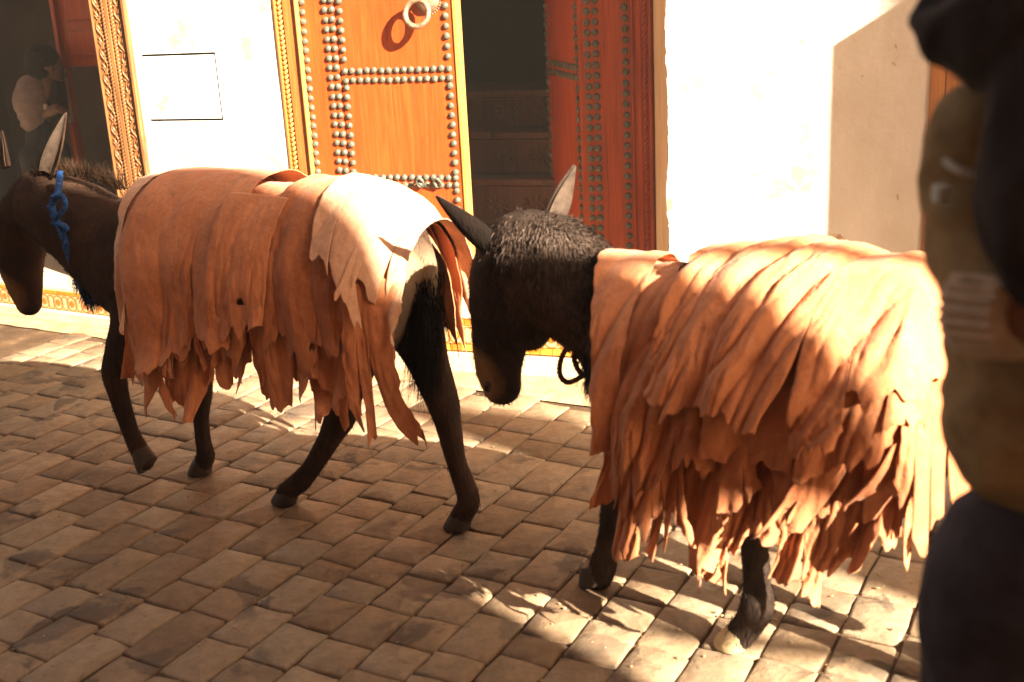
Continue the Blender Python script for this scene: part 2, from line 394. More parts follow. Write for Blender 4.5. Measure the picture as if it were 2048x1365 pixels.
# ring knocker
kz = 1.515
kn = empty('knocker', (0, 0, 0)); 
bpy.data.objects.remove(kn)
mb = MB(); mb.dome((-.008, -.004, kz), .052, .028, 28)
for i in range(30):
    a = 2*math.pi*i/30; mb.ellipsoid((-.008+.056*math.cos(a), -.006, kz+.056*math.sin(a)), (.0042, .004, .0042), None, 6, 4)
mb.tube([(-.030, -.02, kz+.012), (-.033, -.048, kz+.010), (-.035, -.066, kz+.004)], [.016, .012, .010], 10)
kn = mb.build('knocker', MT['brass'], leaf, smooth=True)
mb = MB(); c = Vector((-.035, -.068, kz-.048)); tilt = R(14)
pts = [c+Vector((.052*math.sin(2*math.pi*i/36), -.052*math.sin(tilt)*math.cos(2*math.pi*i/36+math.pi), .052*math.cos(2*math.pi*i/36))) for i in range(37)]
mb.tube(pts, .0120, 10, cap=False); mb.build('ring', MT['brass'], kn, smooth=True)
# two small ring handles on the double stud row
for hx in (-.093, -.012):
    mb = MB(); mb.dome((hx, -.004, .765), .012, .012, 10)
    pts = [Vector((hx+.016*math.sin(2*math.pi*i/20), -.030-.010*math.cos(2*math.pi*i/20), .757+.020*math.cos(2*math.pi*i/20))) for i in range(21)]
    mb.tube(pts, .0042, 8, cap=False); mb.tube([(hx, -.01, .772), (hx, -.03, .776)], .005, 8)
    mb.build('handle', MT['stud'], leaf, smooth=True)
# sill under the door
mb = MB(); mb.box(-.722, .93, -.05, .3, .256, .272); mb.box(-.722, .93, -.035, .3, .273, Z0+.006)
mb.build('sill', MT['frame'], H, bevel=.003)
# --- dark passage with carved stairs
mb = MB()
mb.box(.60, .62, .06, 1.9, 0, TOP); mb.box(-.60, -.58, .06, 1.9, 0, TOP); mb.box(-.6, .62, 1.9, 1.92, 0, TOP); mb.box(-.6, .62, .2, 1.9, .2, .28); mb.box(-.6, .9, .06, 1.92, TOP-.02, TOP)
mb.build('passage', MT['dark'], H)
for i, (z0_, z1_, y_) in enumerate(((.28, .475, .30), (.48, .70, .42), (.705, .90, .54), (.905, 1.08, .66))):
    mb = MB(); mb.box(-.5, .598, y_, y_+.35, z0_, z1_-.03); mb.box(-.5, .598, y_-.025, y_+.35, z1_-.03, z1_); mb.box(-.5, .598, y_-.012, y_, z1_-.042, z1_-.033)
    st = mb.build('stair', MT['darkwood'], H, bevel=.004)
    for j in range(3):
        mb = MB(); cx = .10+.19*j; cz = (z0_+z1_)/2-.015
        for k in range(10):
            a = 2*math.pi*k/10; mb.ellipsoid((cx+.034*math.cos(a)*1.5, y_-.002, cz+.034*math.sin(a)), (.016, .006, .007), Matrix.Rotation(-a, 3, 'Y'), 8, 6)
        mb.ellipsoid((cx, y_-.002, cz), (.016, .008, .012), None, 8, 6)
        mb.build('carving', MT['darkwood'], st, smooth=True)
# --- right leaf, swung inward
rl = empty('door', (.628, .02, 0), R(0)); rl.parent = H; rl['label'] = 'shaded door leaf swung inward into the passage'
ang = math.atan2(.97, -.22)-FA     # direction of the open leaf in the house frame
rl.rotation_euler = (0, 0, ang+math.pi)   # local -x runs along the leaf from the hinge, local -y is its studded face
for i in range(3): MB().box(-.52+.174*i, -.52+.174*(i+1)-.001, 0, .04, Z0+.01, TOP).build('plank', MT['door'], rl, bevel=.0015)
z = Z0+.03; mb = MB()
while z < 1.66:
    if abs(z-1.2) > .04: mb.dome((-.035, 0, z), .015, .012)
    mb.dome((-.495, 0, z), .015, .012); z += .041
for zr in (1.222, 1.182):
    for i in range(13): mb.dome((-.035-.036*i, 0, zr), .015, .012)
mb.build('studs', MT['stud'], rl, smooth=True, kind='stuff')
# --- right fixed panel + frame
rp = empty('fixed_panel', (0, 0, 0)); rp.parent = H
MB().box(.628, .652, .012, .1, Z0, TOP).build('rebate', MT['door'], rp)
for x0, x1 in ((.653, .738), (.7388, .843)): MB().box(x0, x1, -.002, .05, Z0, TOP).build('plank', MT['door'], rp, bevel=.0015)
z = Z0+.03
while z < 1.66:
    v = z > .46
    if v:
        stud(.668, z, rp, -.002); stud(.702, z+.002, rp, -.002)
        stud(.823, z+.011, rp, -.002)
    z += .0418
mb = MB(); mb.box(.844, .935, 0, .2, 0, TOP); mb.box(.846, .856, -.012, 0, Z0, TOP); mb.box(.866, .888, -.006, 0, Z0, TOP); mb.box(.918, .930, -.016, 0, Z0, TOP)
mb.build('door_frame', MT['door'], H, bevel=.003)
rope(.903, -.006, .009, Z0, 1.8, .024).build('rope_moulding', MT['door'], H, smooth=True)
# --- right wall stands proud of the doorway, with a splayed cream jamb
NW = .31
cs, _ = fac(1334, 200, NW)
sR, _ = fac(1852, 300, NW)
mb = MB(); mb.add([(.936, .0, 0), (.936, .0, TOP), (cs, -NW, TOP), (cs, -NW, 0)], [(0, 1, 2, 3)]); mb.add([(.936, .0, 0), (.936, .0, TOP), (.936, .3, TOP), (.936, .3, 0)], [(0, 3, 2, 1)])
mb.build('jamb', MT['cream'], H)
# wall sheet with a ragged plaster edge over the jamb corner
V = []; Fc = []; zs = np.concatenate([np.arange(0, 1.6, .004), np.arange(1.6, TOP, .05)]); xs = [0, .02, .05]+list(np.arange(.1, sR-cs, .05))+[sR-cs]
for z in zs:
    e = .003+.016*max(0, float(fbm(z*7, 1.5, 3))-.5)*2.5 + .007*(float(fbm(z*60, 2.5, 3))-.5) + .030*max(0, float(fbm(z*22, 8.5, 3))-.66)*4
    for k, x in enumerate(xs):
        V.append((cs+(x if k else -e+.006), -NW-.004*(1 if k else .2)-.004*float(fbm(x*3+5, z*3)), z))
n = len(xs)
for j in range(len(zs)-1):
    for i in range(n-1): Fc.append((j*n+i, j*n+i+1, (j+1)*n+i+1, (j+1)*n+i))
wr = MB().add(V, Fc).build('wall', MT['plaster'], H)
sm = wr.modifiers.new('s', 'SOLIDIFY'); sm.thickness = .006; sm.offset = -1
MB().box(cs+.004, sR-.002, -NW+.004, .3, 0, TOP).build('wall', MT['curb'], H, label='dark core behind the plaster, deepening the shade of the hatch groove')
# next doorway at the right edge: ochre frame, shaded room beyond
mb = MB(); mb.box(sR, sR+.05, -NW-.018, .2, 0, TOP); mb.box(sR+.052, sR+.085, -NW+.01, .2, 0, TOP); mb.build('door_frame', MT['ochre'], H, bevel=.004)
MB().box(sR+.086, sR+1.6, -NW+.08, -NW+.12, 0, TOP).build('door', MT['ochre'], H, label='plain ochre wooden door at the right edge')
MB().box(sR+1.6, sR+5, -NW, .2, 0, TOP).build('wall', MT['terracotta'], H)
# --- main step: tread, tile courses, kerb
st = empty('step', (0, 0, 0)); st.parent = H
D = .306; s0, s1 = -.74, cs+.02
MB().box(s0, s1, -D-.004, 0, .236, .2545).build('tread', MT['tread'], st, bevel=.005)
MB().box(s0, s1, -D+.008, 0, .0, .235).build('step_core', MT['curb'], st)
MB().box(s0, s1, -D-.022, -D+.006, .0, .088).build('kerb', MT['curb'], st, bevel=.008)
def tiles(z0_, z1_, w_, mat, name='tile'):
    me = MB().box(-w_/2+.0012, w_/2-.0012, -.004, .006, -(z1_-z0_)/2+.001, (z1_-z0_)/2-.001).mesh(name); me.materials.append(mat)
    x = s0
    while x < s1-w_:
        o = bpy.data.objects.new(name, me); link(o); o.parent = st; o.location = (x+w_/2, -D+rnd.uniform(-.001, .0015), (z0_+z1_)/2); o.rotation_euler = (R(rnd.uniform(-1.5, 1.5)), R(rnd.uniform(-1, 1)), R(rnd.uniform(-1.5, 1.5))); x += w_
tiles(.207, .234, .046, MT['ytile']); tiles(.095, .124, .05, MT['ytile'])
x = s0; tw = .104
mt = MB()
for k in range(24):       # interlaced circles with a star flower in each
    a = [2*math.pi*i/24 for i in range(25)]
motif = MB()
def flatring(mb, cx, cz, r, w_, y, sx_=1.0, n=28):
    V = []; 
    for i in range(n):
        t_ = 2*math.pi*i/n
        for rr in (r-w_, r+w_): V.append((cx+rr*sx_*math.cos(t_), y, cz+rr*math.sin(t_)))
    mb.add(V, [(2*i, 2*((i+1) % n), 2*((i+1) % n)+1, 2*i+1) for i in range(n)])
def flatstar(mb, cx, cz, r, y, n=10):
    V = [(cx, y, cz)]
    for i in range(2*n):
        rr = r if i % 2 == 0 else r*.55; V.append((cx+rr*math.cos(math.pi*i/n), y, cz+rr*1.05*math.sin(math.pi*i/n)))
    mb.add(V, [(0, 1+i, 1+(i+1) % (2*n)) for i in range(2*n)])
flatring(motif, 0, 0, .037, .0028, -.0055, 1.0); flatring(motif, -.052, 0, .037, .0016, -.0052, .75); flatring(motif, .052, 0, .037, .0016, -.0058, .75); flatstar(motif, 0, 0, .022, -.0061)
motif_me = motif.mesh('motif'); motif_me.materials.append(MT['motif'])
tile_me = MB().box(-tw/2+.001, tw/2-.001, -.004, .006, -.039, .039).mesh('tile'); tile_me.materials.append(MT['ctile'])
def pattern_tiles(par, xa, xb, y, z, sc=1.0):
    x = xa
    while x < xb-tw*sc:
        o = bpy.data.objects.new('patterned_tile', tile_me); link(o); o.parent = par; o.location = (x+tw*sc/2, y, z); o.scale = (sc, 1, sc)
        o2 = bpy.data.objects.new('motif', motif_me); link(o2); o2.parent = par; o2.location = (x+tw*sc/2, y-.0005, z); o2.scale = (sc*.93, 1, sc); x += tw*sc
pattern_tiles(st, s0, s1, -D, .166)
# --- left step, lying along the alley's angle
ls = empty('step', (-2.4, .126, 0), STREET-FA); ls.parent = H
MB().box(-1.6, 1.55, .0, .9, 0, .16).build('step_core', MT['curb'], ls)
MB().box(-1.6, 1.55, -.03, -.001, 0, .066).build('kerb', MT['curb'], ls, bevel=.01)
MB().box(-1.6, 1.55, .001, .9, .162, .185).build('tread', MT['tread'], ls, bevel=.004)
me = MB().box(-.039, .039, -.004, .01, -.009, .009).mesh('tile'); me.materials.append(MT['ytile'])
for i in range(38):
    o = bpy.data.objects.new('tile', me); link(o); o.parent = ls; o.location = (-1.55+.081*i, -.004, .158)
pattern_tiles(ls, -1.58, 1.5, -.004, .107, .98)
# --- room behind the left doorway
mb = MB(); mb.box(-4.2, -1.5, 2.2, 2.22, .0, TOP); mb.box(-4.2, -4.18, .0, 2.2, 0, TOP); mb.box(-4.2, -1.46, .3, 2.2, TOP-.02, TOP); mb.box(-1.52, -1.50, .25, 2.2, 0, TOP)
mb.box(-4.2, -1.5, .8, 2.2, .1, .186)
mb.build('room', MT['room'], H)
MB().box(-6, -4.0, -.02, .3, 0, TOP).build('wall', MT['plaster'], H)
MB().box(-6, 6, -.0, 3, TOP, TOP+.3).build('roof_slab', MT['terracotta'], H)

def room_pt(px, py, n=-1.15):
    q = on_plane(px, py, FO+FN*n, FN)-FO; return q.dot(FE), q.z
a_, b_ = room_pt(112, 0), room_pt(212, 132)
mb = MB(); mb.box(a_[0], b_[0]+.25, 1.15, 1.19, b_[1], b_[1]+.9); mb.box(a_[0]+.06, b_[0]+.25, 1.135, 1.15, b_[1]+.06, b_[1]+.20); mb.box(a_[0]+.06, b_[0]+.25, 1.135, 1.15, b_[1]+.26, b_[1]+.8); mb.box(a_[0]-.03, a_[0], 1.12, 1.19, .18, b_[1]+.9)
mb.build('cupboard', MT['door'], H, bevel=.006)
a_, b_ = room_pt(95, 240, -1.1), room_pt(125, 140, -1.1)
MB().box(a_[0], b_[0], 1.10, 1.13, .9, b_[1]).build('board', MT['curb'], H)

# crumbs of dirt and straw lying on the paving
mb = MB(); r_ = random.Random(11)
for i in range(420):
    c = on_ground(r_.uniform(-50, 2100), r_.uniform(690, 1400)); s_ = r_.uniform(.0015, .0045)
    if c.y > curb_y(c.x): continue
    if r_.random() < .35:
        a_ = r_.uniform(0, 6.28); d_ = Vector((math.cos(a_), math.sin(a_), 0))*r_.uniform(.006, .02); mb.tube([c+Vector((0, 0, .006)), c+d_+Vector((0, 0, .006+r_.uniform(0, .003)))], .0009, 4)
    else: mb.ellipsoid(c+Vector((0, 0, .005)), (s_*r_.uniform(.7, 1.8), s_, s_*.6), Matrix.Rotation(r_.uniform(0, 3), 3, 'Z'), 6, 4)
mb.build('crumbs', MT['gutter'], None, label='small crumbs of dirt and straw scattered over the paving', kind='stuff')['category'] = 'litter'

# ================================================================== DONKEYS
def coat_mat(name, base, light, pale_fn=None):
    M = Mat(name, .92, .06); c = M.coord('Object')
    n = M.noise(9, 4, .6, c); n2 = M.noise(120, 3, .6, M.coord('Object', (1, 1, .35)))
    col = M.ramp(n, [(.3, base), (.7, light)]); col = M.mix(.5, col, M.ramp(n2, [(.3, (.5, .5, .5)), (.7, (1.4, 1.4, 1.4))]), 'MULTIPLY')
    for (cx, cy, cz, rr, pc) in (pale_fn or []):          # pale muzzle, part of the coat
        vm = M.n.new('ShaderNodeVectorMath'); vm.operation = 'DISTANCE'; M.L(M.tc.outputs['Object'], vm.inputs[0]); vm.inputs[1].default_value = (cx, cy, cz)
        f = M.ramp(M.math('ADD', M.math('MULTIPLY', vm.outputs['Value'], 1/rr), M.math('MULTIPLY', n, .5)), [(.7, 1.0), (1.15, 0.0)]); col = M.mix(f, col, pc)
    M.col(col).bump(n2, .6, .006); return M.m
MT['hoof'] = flat('hoof_horn', (.045, .032, .024), .6, .4, 12, .4)
MT['hoof_pale'] = flat('pale_hoof_horn', (.50, .38, .22), .6, .3, 12, .4)
MT['eye'] = flat('eye', (.01, .008, .006), .1, .1, 3, 0, .6)

def D(dk, px, py, yl):            # a point seen at a pixel, on the donkey's own plane y = yl -> donkey coordinates
    T = dk['_T']; n = T.to_3x3() @ Vector((0, 1, 0)); P = T @ Vector((0, yl, 0))
    return T.inverted() @ on_plane(px, py, P, n)
def capsule_chain(mb, pts, rads, seg=20, flat_=None):
    pts = [Vector(p) for p in pts]
    P = []; Rr = []
    for i in range(len(pts)-1):
        n = max(3, int((pts[i+1]-pts[i]).length/.02))
        for k in range(n):
            t = k/n; tt = t*t*(3-2*t)*.6+t*.4; P.append(pts[i].lerp(pts[i+1], t)); Rr.append(rads[i]*(1-tt)+rads[i+1]*tt)
    P.append(pts[-1]); Rr.append(rads[-1])
    # smooth the path a little so joints bend rather than kink
    for _ in range(2):
        P = [P[0]]+[(P[i-1]+P[i]*2+P[i+1])/4 for i in range(1, len(P)-1)]+[P[-1]]
    mb.tube(P, Rr, seg); mb.ellipsoid(P[0], (Rr[0],)*3, None, seg, 10); mb.ellipsoid(P[-1], (Rr[-1],)*3, None, seg, 10)
def remesh(mb, name, voxel, mat, parent, smooth_it=8, bumps=None):
    me = mb.mesh(name); o = bpy.data.objects.new(name, me); link(o)
    r_ = o.modifiers.new('r', 'REMESH'); r_.mode = 'VOXEL'; r_.voxel_size = voxel
    s_ = o.modifiers.new('s', 'SMOOTH'); s_.factor = .5; s_.iterations = smooth_it
    dg = bpy.context.evaluated_depsgraph_get(); me2 = bpy.data.meshes.new_from_object(o.evaluated_get(dg))
    bpy.data.objects.remove(o); me2.name = name
    return obj(name, me2, mat, parent, smooth=True)
def fur(name, body, count, length, width, mat, parent, flow, seed=1, keep=None, jitter=.35):
    me = body.data; nt_ = len(me.polygons); r = np.random.RandomState(seed)
    co_ = np.zeros(len(me.vertices)*3); me.vertices.foreach_get('co', co_); co_ = co_.reshape(-1, 3)
    cen = np.zeros(nt_*3); me.polygons.foreach_get('center', cen); cen = cen.reshape(-1, 3)
    nrm = np.zeros(nt_*3); me.polygons.foreach_get('normal', nrm); nrm = nrm.reshape(-1, 3)
    ar = np.zeros(nt_); me.polygons.foreach_get('area', ar)
    wt = ar.copy()
    if keep is not None: wt *= keep(cen)
    idx = r.choice(nt_, count, p=wt/wt.sum()); P = cen[idx]+r.normal(0, .003, (count, 3)); N = nrm[idx]
    P = P-N*.002
    fl = flow(P, N); fl = fl-N*(fl*N).sum(1)[:, None]; d = N*.16+fl+r.normal(0, jitter*.5, (count, 3)); d /= np.linalg.norm(d, axis=1)[:, None]
    side = np.cross(d, N+r.normal(0, .3, (count, 3))); side /= np.linalg.norm(side, axis=1)[:, None]+1e-9
    L = (length*(.5+r.rand(count)))[:, None] if not hasattr(length, '__call__') else (length(P)*(.5+r.rand(count)))[:, None]
    V = np.concatenate([P-side*width, P+side*width, P+d*L*.55+N*L*.08+side*width*.6, P+d*L], 0); n = count; i = np.arange(n)
    Fc = np.concatenate([np.stack([i, i+n, i+2*n], 1), np.stack([i, i+2*n, i+3*n], 1)], 0)
    m_ = bpy.data.meshes.new(name); m_.vertices.add(len(V)); m_.vertices.foreach_set('co', V.ravel().astype('f'))
    m_.loops.add(len(Fc)*3); m_.loops.foreach_set('vertex_index', Fc.ravel().astype('i')); m_.polygons.add(len(Fc)); m_.polygons.foreach_set('loop_start', (np.arange(len(Fc))*3).astype('i'))
    m_.update(calc_edges=True); m_.validate()
    return obj(name, m_, mat, parent, kind='stuff')
def hoof(dk, p, rx=.040, rz=.055, yaw=0, pitch=0, mat='hoof'):
    V = []; n = 16; prof = [(1.0, 0), (.97, .25), (.84, .75), (.74, 1.0)]
    for pr, h in prof:
        for j in range(n):
            a = 2*math.pi*j/n; back = .82 if math.cos(a) > 0 else 1.12      # toe towards -x
            V.append((rx*pr*back*math.cos(a)+(h*.022), rx*.92*pr*math.sin(a), rz*h))
    Fc = [tuple(range(n-1, -1, -1)), tuple(3*n+j for j in range(n))]+[(i*n+j, i*n+(j+1) % n, (i+1)*n+(j+1) % n, (i+1)*n+j) for i in range(3) for j in range(n)]
    T = Matrix.Translation(p) @ Matrix.Rotation(R(yaw), 4, 'Z') @ Matrix.Rotation(R(pitch), 4, 'Y')
    MB().add([T @ Vector(v) for v in V], Fc).build('hoof', MT[mat], dk, smooth=True, bevel=.003)
def ear(dk, base, tip, wid, open_dir, mat_out, mat_in):
    base = Vector(base); tip = Vector(tip); ax = (tip-base).normalized(); L = (tip-base).length
    od = Vector(open_dir); od = (od-ax*od.dot(ax)).normalized(); sd = ax.cross(od)
    def surf(off, ins):
        V = []; NR, NC = 14, 9
        for i in range(NR+1):
            t = i/NR; wd = wid*(math.sin(math.pi*min(1, .18+.82*t)**.8)**.75)*(1 if t < .97 else .6)+.002
            for j in range(NC+1):
                s = (j/NC*2-1); th = s*R(88)*(1-.55*t)
                c_ = wd*math.sin(th); dpt = wd*.75*(1-math.cos(th))
                V.append(base+ax*(t*L)+sd*c_*(1-ins)+od*(dpt+off+.0*t))
        return V, [(i*(NC+1)+j, i*(NC+1)+j+1, (i+1)*(NC+1)+j+1, (i+1)*(NC+1)+j) for i in range(NR) for j in range(NC)]
    V, Fc = surf(0, 0); o = MB().add(V, Fc).build('ear', mat_out, dk, smooth=True)
    s_ = o.modifiers.new('s', 'SOLIDIFY'); s_.thickness = .006; s_.offset = 0
    V, Fc = surf(.0055, .12); o2 = MB().add(V, Fc).build('ear_lining', mat_in, o, smooth=True)
    return o
MT['ear_in'] = flat('ear_lining', (.08, .055, .04), .9, .5, 40, .4)

def donkey(loc, rz, **k):
    dk = empty('donkey', loc, rz, **k); T = Matrix.Translation(loc) @ Matrix.Rotation(rz, 4, 'Z')
    return dk, T
TT = {}
def Dp(dk, *pts):      # list of (px, py, y, r) -> coordinates and radii
    P = []; Q = []
    T = TT[dk.name]; n = T.to_3x3() @ Vector((0, 1, 0)); Ti = T.inverted()
    for px, py, yl, r in pts:
        P.append(Ti @ on_plane(px, py, T @ Vector((0, yl, 0)), n)); Q.append(r)
    return P, Q
def mk(loc, rz, **k):
    dk = empty('donkey', loc, rz, **k); TT[dk.name] = Matrix.Translation(loc) @ Matrix.Rotation(rz, 4, 'Z'); return dk

# ---- donkey at the left
d1 = mk((-.62, 3.46, 0), R(-30), label='dark brown donkey at the left edge with lowered head and blue rope halter', cat='donkey')
P0m, _ = Dp(d1, (28, 590, 0, 0)); pm = P0m[0]
(pf,), _ = Dp(d1, (812, 610, -.10, 0))
MT['coat1'] = coat_mat('dark_brown_coat', (.022, .012, .009), (.060, .034, .022), [(pm.x-.005, pm.y-.05, pm.z+.01, .13, (.22, .13, .06)), (pf.x, pf.y, pf.z, .26, (.20, .14, .09))])
mb = MB()
def ch(dk, mb, *pts): P, Q = Dp(dk, *pts); capsule_chain(mb, P, Q); return P
ch(d1, mb, (300, 530, 0, .195), (470, 525, 0, .205), (640, 520, 0, .20), (735, 520, 0, .165), (785, 535, 0, .12))
ch(d1, mb, (285, 540, 0, .18), (230, 500, 0, .165), (165, 450, .0, .145), (100, 410, .02, .12))                 # neck
ch(d1, mb, (85, 395, .03, .10), (45, 450, .03, .105), (40, 520, .03, .082), (50, 575, .03, .063), (58, 607, .03, .047))
ch(d1, mb, (285, 600, -.09, .10), (262, 670, -.10, .072), (226, 742, -.10, .044), (240, 800, -.10, .034), (262, 868, -.10, .029), (276, 895, -.10, .033), (292, 925, -.10, .030))
ch(d1, mb, (350, 610, .07, .095), (385, 690, .05, .062), (402, 775, .03, .042), (402, 840, .03, .027), (407, 890, .03, .028), (414, 912, .03, .034), (402, 935, .03, .032))
ch(d1, mb, (745, 570, -.07, .13), (730, 645, -.08, .12), (700, 720, -.07, .085), (692, 790, -.05, .052), (684, 830, -.04, .050), (655, 885, -.04, .036), (625, 935, -.04, .032), (600, 965, -.04, .036), (572, 985, -.04, .034))
ch(d1, mb, (790, 570, .08, .12), (828, 650, .08, .088), (862, 740, .07, .060), (888, 810, .05, .050), (897, 850, .04, .040), (912, 925, .03, .031), (935, 985, .03, .034), (940, 1008, .03, .036), (920, 1035, .03, .034))
MT['tail'] = coat_mat('tail_hair', (.006, .004, .003), (.018, .011, .008))
tl = ch(d1, mb, (825, 465, 0, .04), (856, 520, 0, .028), (862, 580, 0, .022), (850, 650, -.01, .018))
b1 = remesh(mb, 'body', .010, MT['coat1'], d1, 6)
for (px, py, y, yaw, pit) in ((296, 930, -.10, 0, -50), (402, 953, .03, 0, 0), (570, 1005, -.04, 0, 8), (917, 1060, .03, 0, 0)):
    P, _ = Dp(d1, (px, py, y, 0)); p = P[0]
    if pit > -40: p.z = .003
    hoof(d1, p, .045, .058, yaw, pit)
P, _ = Dp(d1, (98, 345, -.02, 0), (132, 226, -.03, 0), (20, 335, .06, 0), (4, 262, .08, 0))
ear(d1, P[0], P[1], .030, (.3, -1, 0), MT['coat1'], MT['ear_in']); ear(d1, P[2], P[3], .030, (-.3, -1, 0), MT['coat1'], MT['ear_in'])
P, _ = Dp(d1, (18, 440, -.055, 0)); MB().ellipsoid(P[0], (.017, .012, .013)).build('eye', MT['eye'], d1, smooth=True)
down = lambda P, N: np.tile(np.array([[.25, 0, -1.0]]), (len(P), 1))
fur('coat', b1, 34000, .010, .0010, MT['coat1'], d1, down, 1)
def hair_strands(name, roots, tips_fn, n, wd, mat, parent, seed=3, segs=5):
    r = random.Random(seed); mb = MB()
    for i in range(n):
        pts = tips_fn(r); mb2 = []
        V = []; 
        for k, p in enumerate(pts):
            s_ = Vector((r.uniform(-1, 1), r.uniform(-1, 1), 0)).normalized() if k == 0 else s_
            ww = wd*(1-.8*k/(len(pts)-1)); V += [p-s_*ww, p+s_*ww]
        mb.add(V, [(2*k, 2*k+1, 2*k+3, 2*k+2) for k in range(len(pts)-1)])
    return mb.build(name, mat, parent, kind='stuff')
def tail_fn(dk, top, bot, spread):
    (t,), _ = Dp(dk, top+(0, 0)); (b,), _ = Dp(dk, bot+(0, 0))
    def f(r):
        a = t.lerp(b, r.random()*.45)+Vector((r.gauss(0, .014), r.gauss(0, .014), 0)); L = r.uniform(.12, .30)
        e = Vector((r.gauss(-.02, spread), r.gauss(0, spread), 0)); return [a+Vector((e.x*(k/6)**.8, e.y*(k/6)**.8, -L*k/6))+Vector((r.gauss(0, .002), r.gauss(0, .002), 0)) for k in range(7)]
    return f
hair_strands('tail_hair', None, tail_fn(d1, (858, 545), (835, 740), .024), 1500, .0018, MT['tail'], d1)
# mane: spiky tufts standing along the neck
def mane_fn(dk, line, L0, lean, yy=0):
    P, _ = Dp(dk, *[(x, y, yy, 0) for x, y in line])
    def f(r):
        s = r.random()*(len(P)-1); i = min(int(s), len(P)-2); a = P[i].lerp(P[i+1], s-i)+Vector((0, r.gauss(0, .012), -.01)); L = L0*r.uniform(.5, 1.2); q = round(s*5)
        le = Vector((lean[0]+.25*math.sin(q*7.1)+r.gauss(0, .12), lean[1]+r.gauss(0, .3), 1)).normalized()
        return [a+le*L*(k/4)+Vector((0, 0, -.02*(k/4)**2)) for k in range(5)]
    return f
MT['mane'] = coat_mat('mane_hair', (.016, .009, .006), (.055, .030, .017))
hair_strands('mane', None, mane_fn(d1, ((80, 345), (135, 345), (190, 350), (248, 375)), .075, (.25, -.15)), 1100, .0011, MT['mane'], d1, 5)

# ---- donkey at the right
d2 = mk((.56, 2.58, 0), R(-27), label='grey brown donkey in front of the doorway with one ear raised, heavily loaded', cat='donkey')
MT['coat_dark'] = coat_mat('dark_ear_coat', (.005, .0035, .003), (.014, .009, .007))
P0m, _ = Dp(d2, (968, 745, .10, 0)); pm = P0m[0]
MT['coat2'] = coat_mat('grey_brown_coat', (.016, .010, .008), (.052, .036, .028), [(pm.x-.01, pm.y-.07, pm.z+.005, .14, (.26, .155, .075))])
mb = MB()
ch(d2, mb, (1310, 690, 0, .185), (1480, 690, 0, .21), (1650, 690, 0, .20), (1740, 710, 0, .155), (1780, 730, 0, .12))
ch(d2, mb, (1310, 700, 0, .17), (1225, 625, .02, .140), (1140, 565, .04, .130), (1075, 520, .06, .115))
ch(d2, mb, (1300, 640, 0, .11), (1200, 575, .02, .090), (1120, 510, .04, .098), (1065, 485, .06, .085))
ch(d2, mb, (1040, 485, .06, .080), (1005, 545, .07, .088), (1010, 610, .08, .094), (1000, 680, .09, .076), (996, 738, .10, .064), (1004, 772, .10, .054))
ch(d2, mb, (1075, 590, .06, .095), (1055, 650, .07, .070))
ch(d2, mb, (1300, 800, .08, .10), (1280, 920, .08, .065), (1235, 1010, .08, .046), (1222, 1060, .08, .034), (1212, 1110, .08, .034), (1205, 1135, .08, .040), (1200, 1155, .08, .036))
ch(d2, mb, (1420, 800, -.08, .11), (1470, 920, -.08, .070), (1498, 1010, -.08, .048), (1508, 1080, -.08, .034), (1514, 1160, -.08, .033), (1517, 1215, -.08, .043), (1500, 1245, -.08, .038), (1475, 1275, -.08, .038))
ch(d2, mb, (1750, 770, .07, .12), (1840, 900, .08, .085), (1900, 1010, .06, .05), (1905, 1090, .05, .034), (1915, 1180, .04, .035), (1905, 1210, .04, .034))
ch(d2, mb, (1770, 780, -.07, .12), (1840, 930, -.09, .095), (1910, 1080, -.08, .052), (1925, 1180, -.08, .034), (1940, 1290, -.07, .037), (1935, 1330, -.07, .036))
b2 = remesh(mb, 'body', .010, MT['coat2'], d2, 6)
for (px, py, y, yaw, pit, mt) in ((1190, 1165, .08, 0, -25, 'hoof'), (1466, 1302, -.08, -8, 0, 'hoof_pale'), (1905, 1230, .04, 0, 0, 'hoof'), (1930, 1350, -.07, 0, 0, 'hoof')):
    P, _ = Dp(d2, (px, py, y, 0)); p = P[0]
    if pit > -20: p.z = .004
    hoof(d2, p, .046, .056, yaw, pit, mt)
P, _ = Dp(d2, (985, 505, .0, 0), (872, 392, -.03, 0), (1092, 440, .13, 0), (1149, 330, .15, 0))
ear(d2, P[0], P[1], .031, (-.3, .9, .3), MT['coat_dark'], MT['ear_in']); ear(d2, P[2], P[3], .037, (.9, -.35, 0), MT['coat2'], MT['ear_in'])
P, _ = Dp(d2, (978, 590, .01, 0)); MB().ellipsoid(P[0], (.016, .012, .014)).build('eye', MT['eye'], d2, smooth=True)
P, _ = Dp(d2, (975, 775, .035, 0)); MB().ellipsoid(P[0], (.010, .008, .015)).build('nostril', MT['eye'], d2, smooth=True)
fur('coat', b2, 60000, .009, .0009, MT['coat2'], d2, down, 2, keep=lambda c: np.where((c[:, 0] < -.15) | (c[:, 2] < .42), 1.0, .08))
MT['hair2'] = coat_mat('neck_hair', (.03, .02, .016), (.14, .10, .08))
Pn, _ = Dp(d2, (1120, 560, 0, 0)); pn = Pn[0]
fur('neck_hair', b2, 30000, .019, .0008, MT['hair2'], d2, down, 4, keep=lambda c: np.exp(-((c[:, 0]-pn.x)**2/.006+(c[:, 2]-pn.z)**2/.006))*(c[:, 1] < .06))
hair_strands('mane', None, mane_fn(d2, ((1000, 470), (1060, 435), (1120, 430), (1200, 480)), .024, (.2, -.35), .04), 1800, .0010, MT['hair2'], d2, 8)

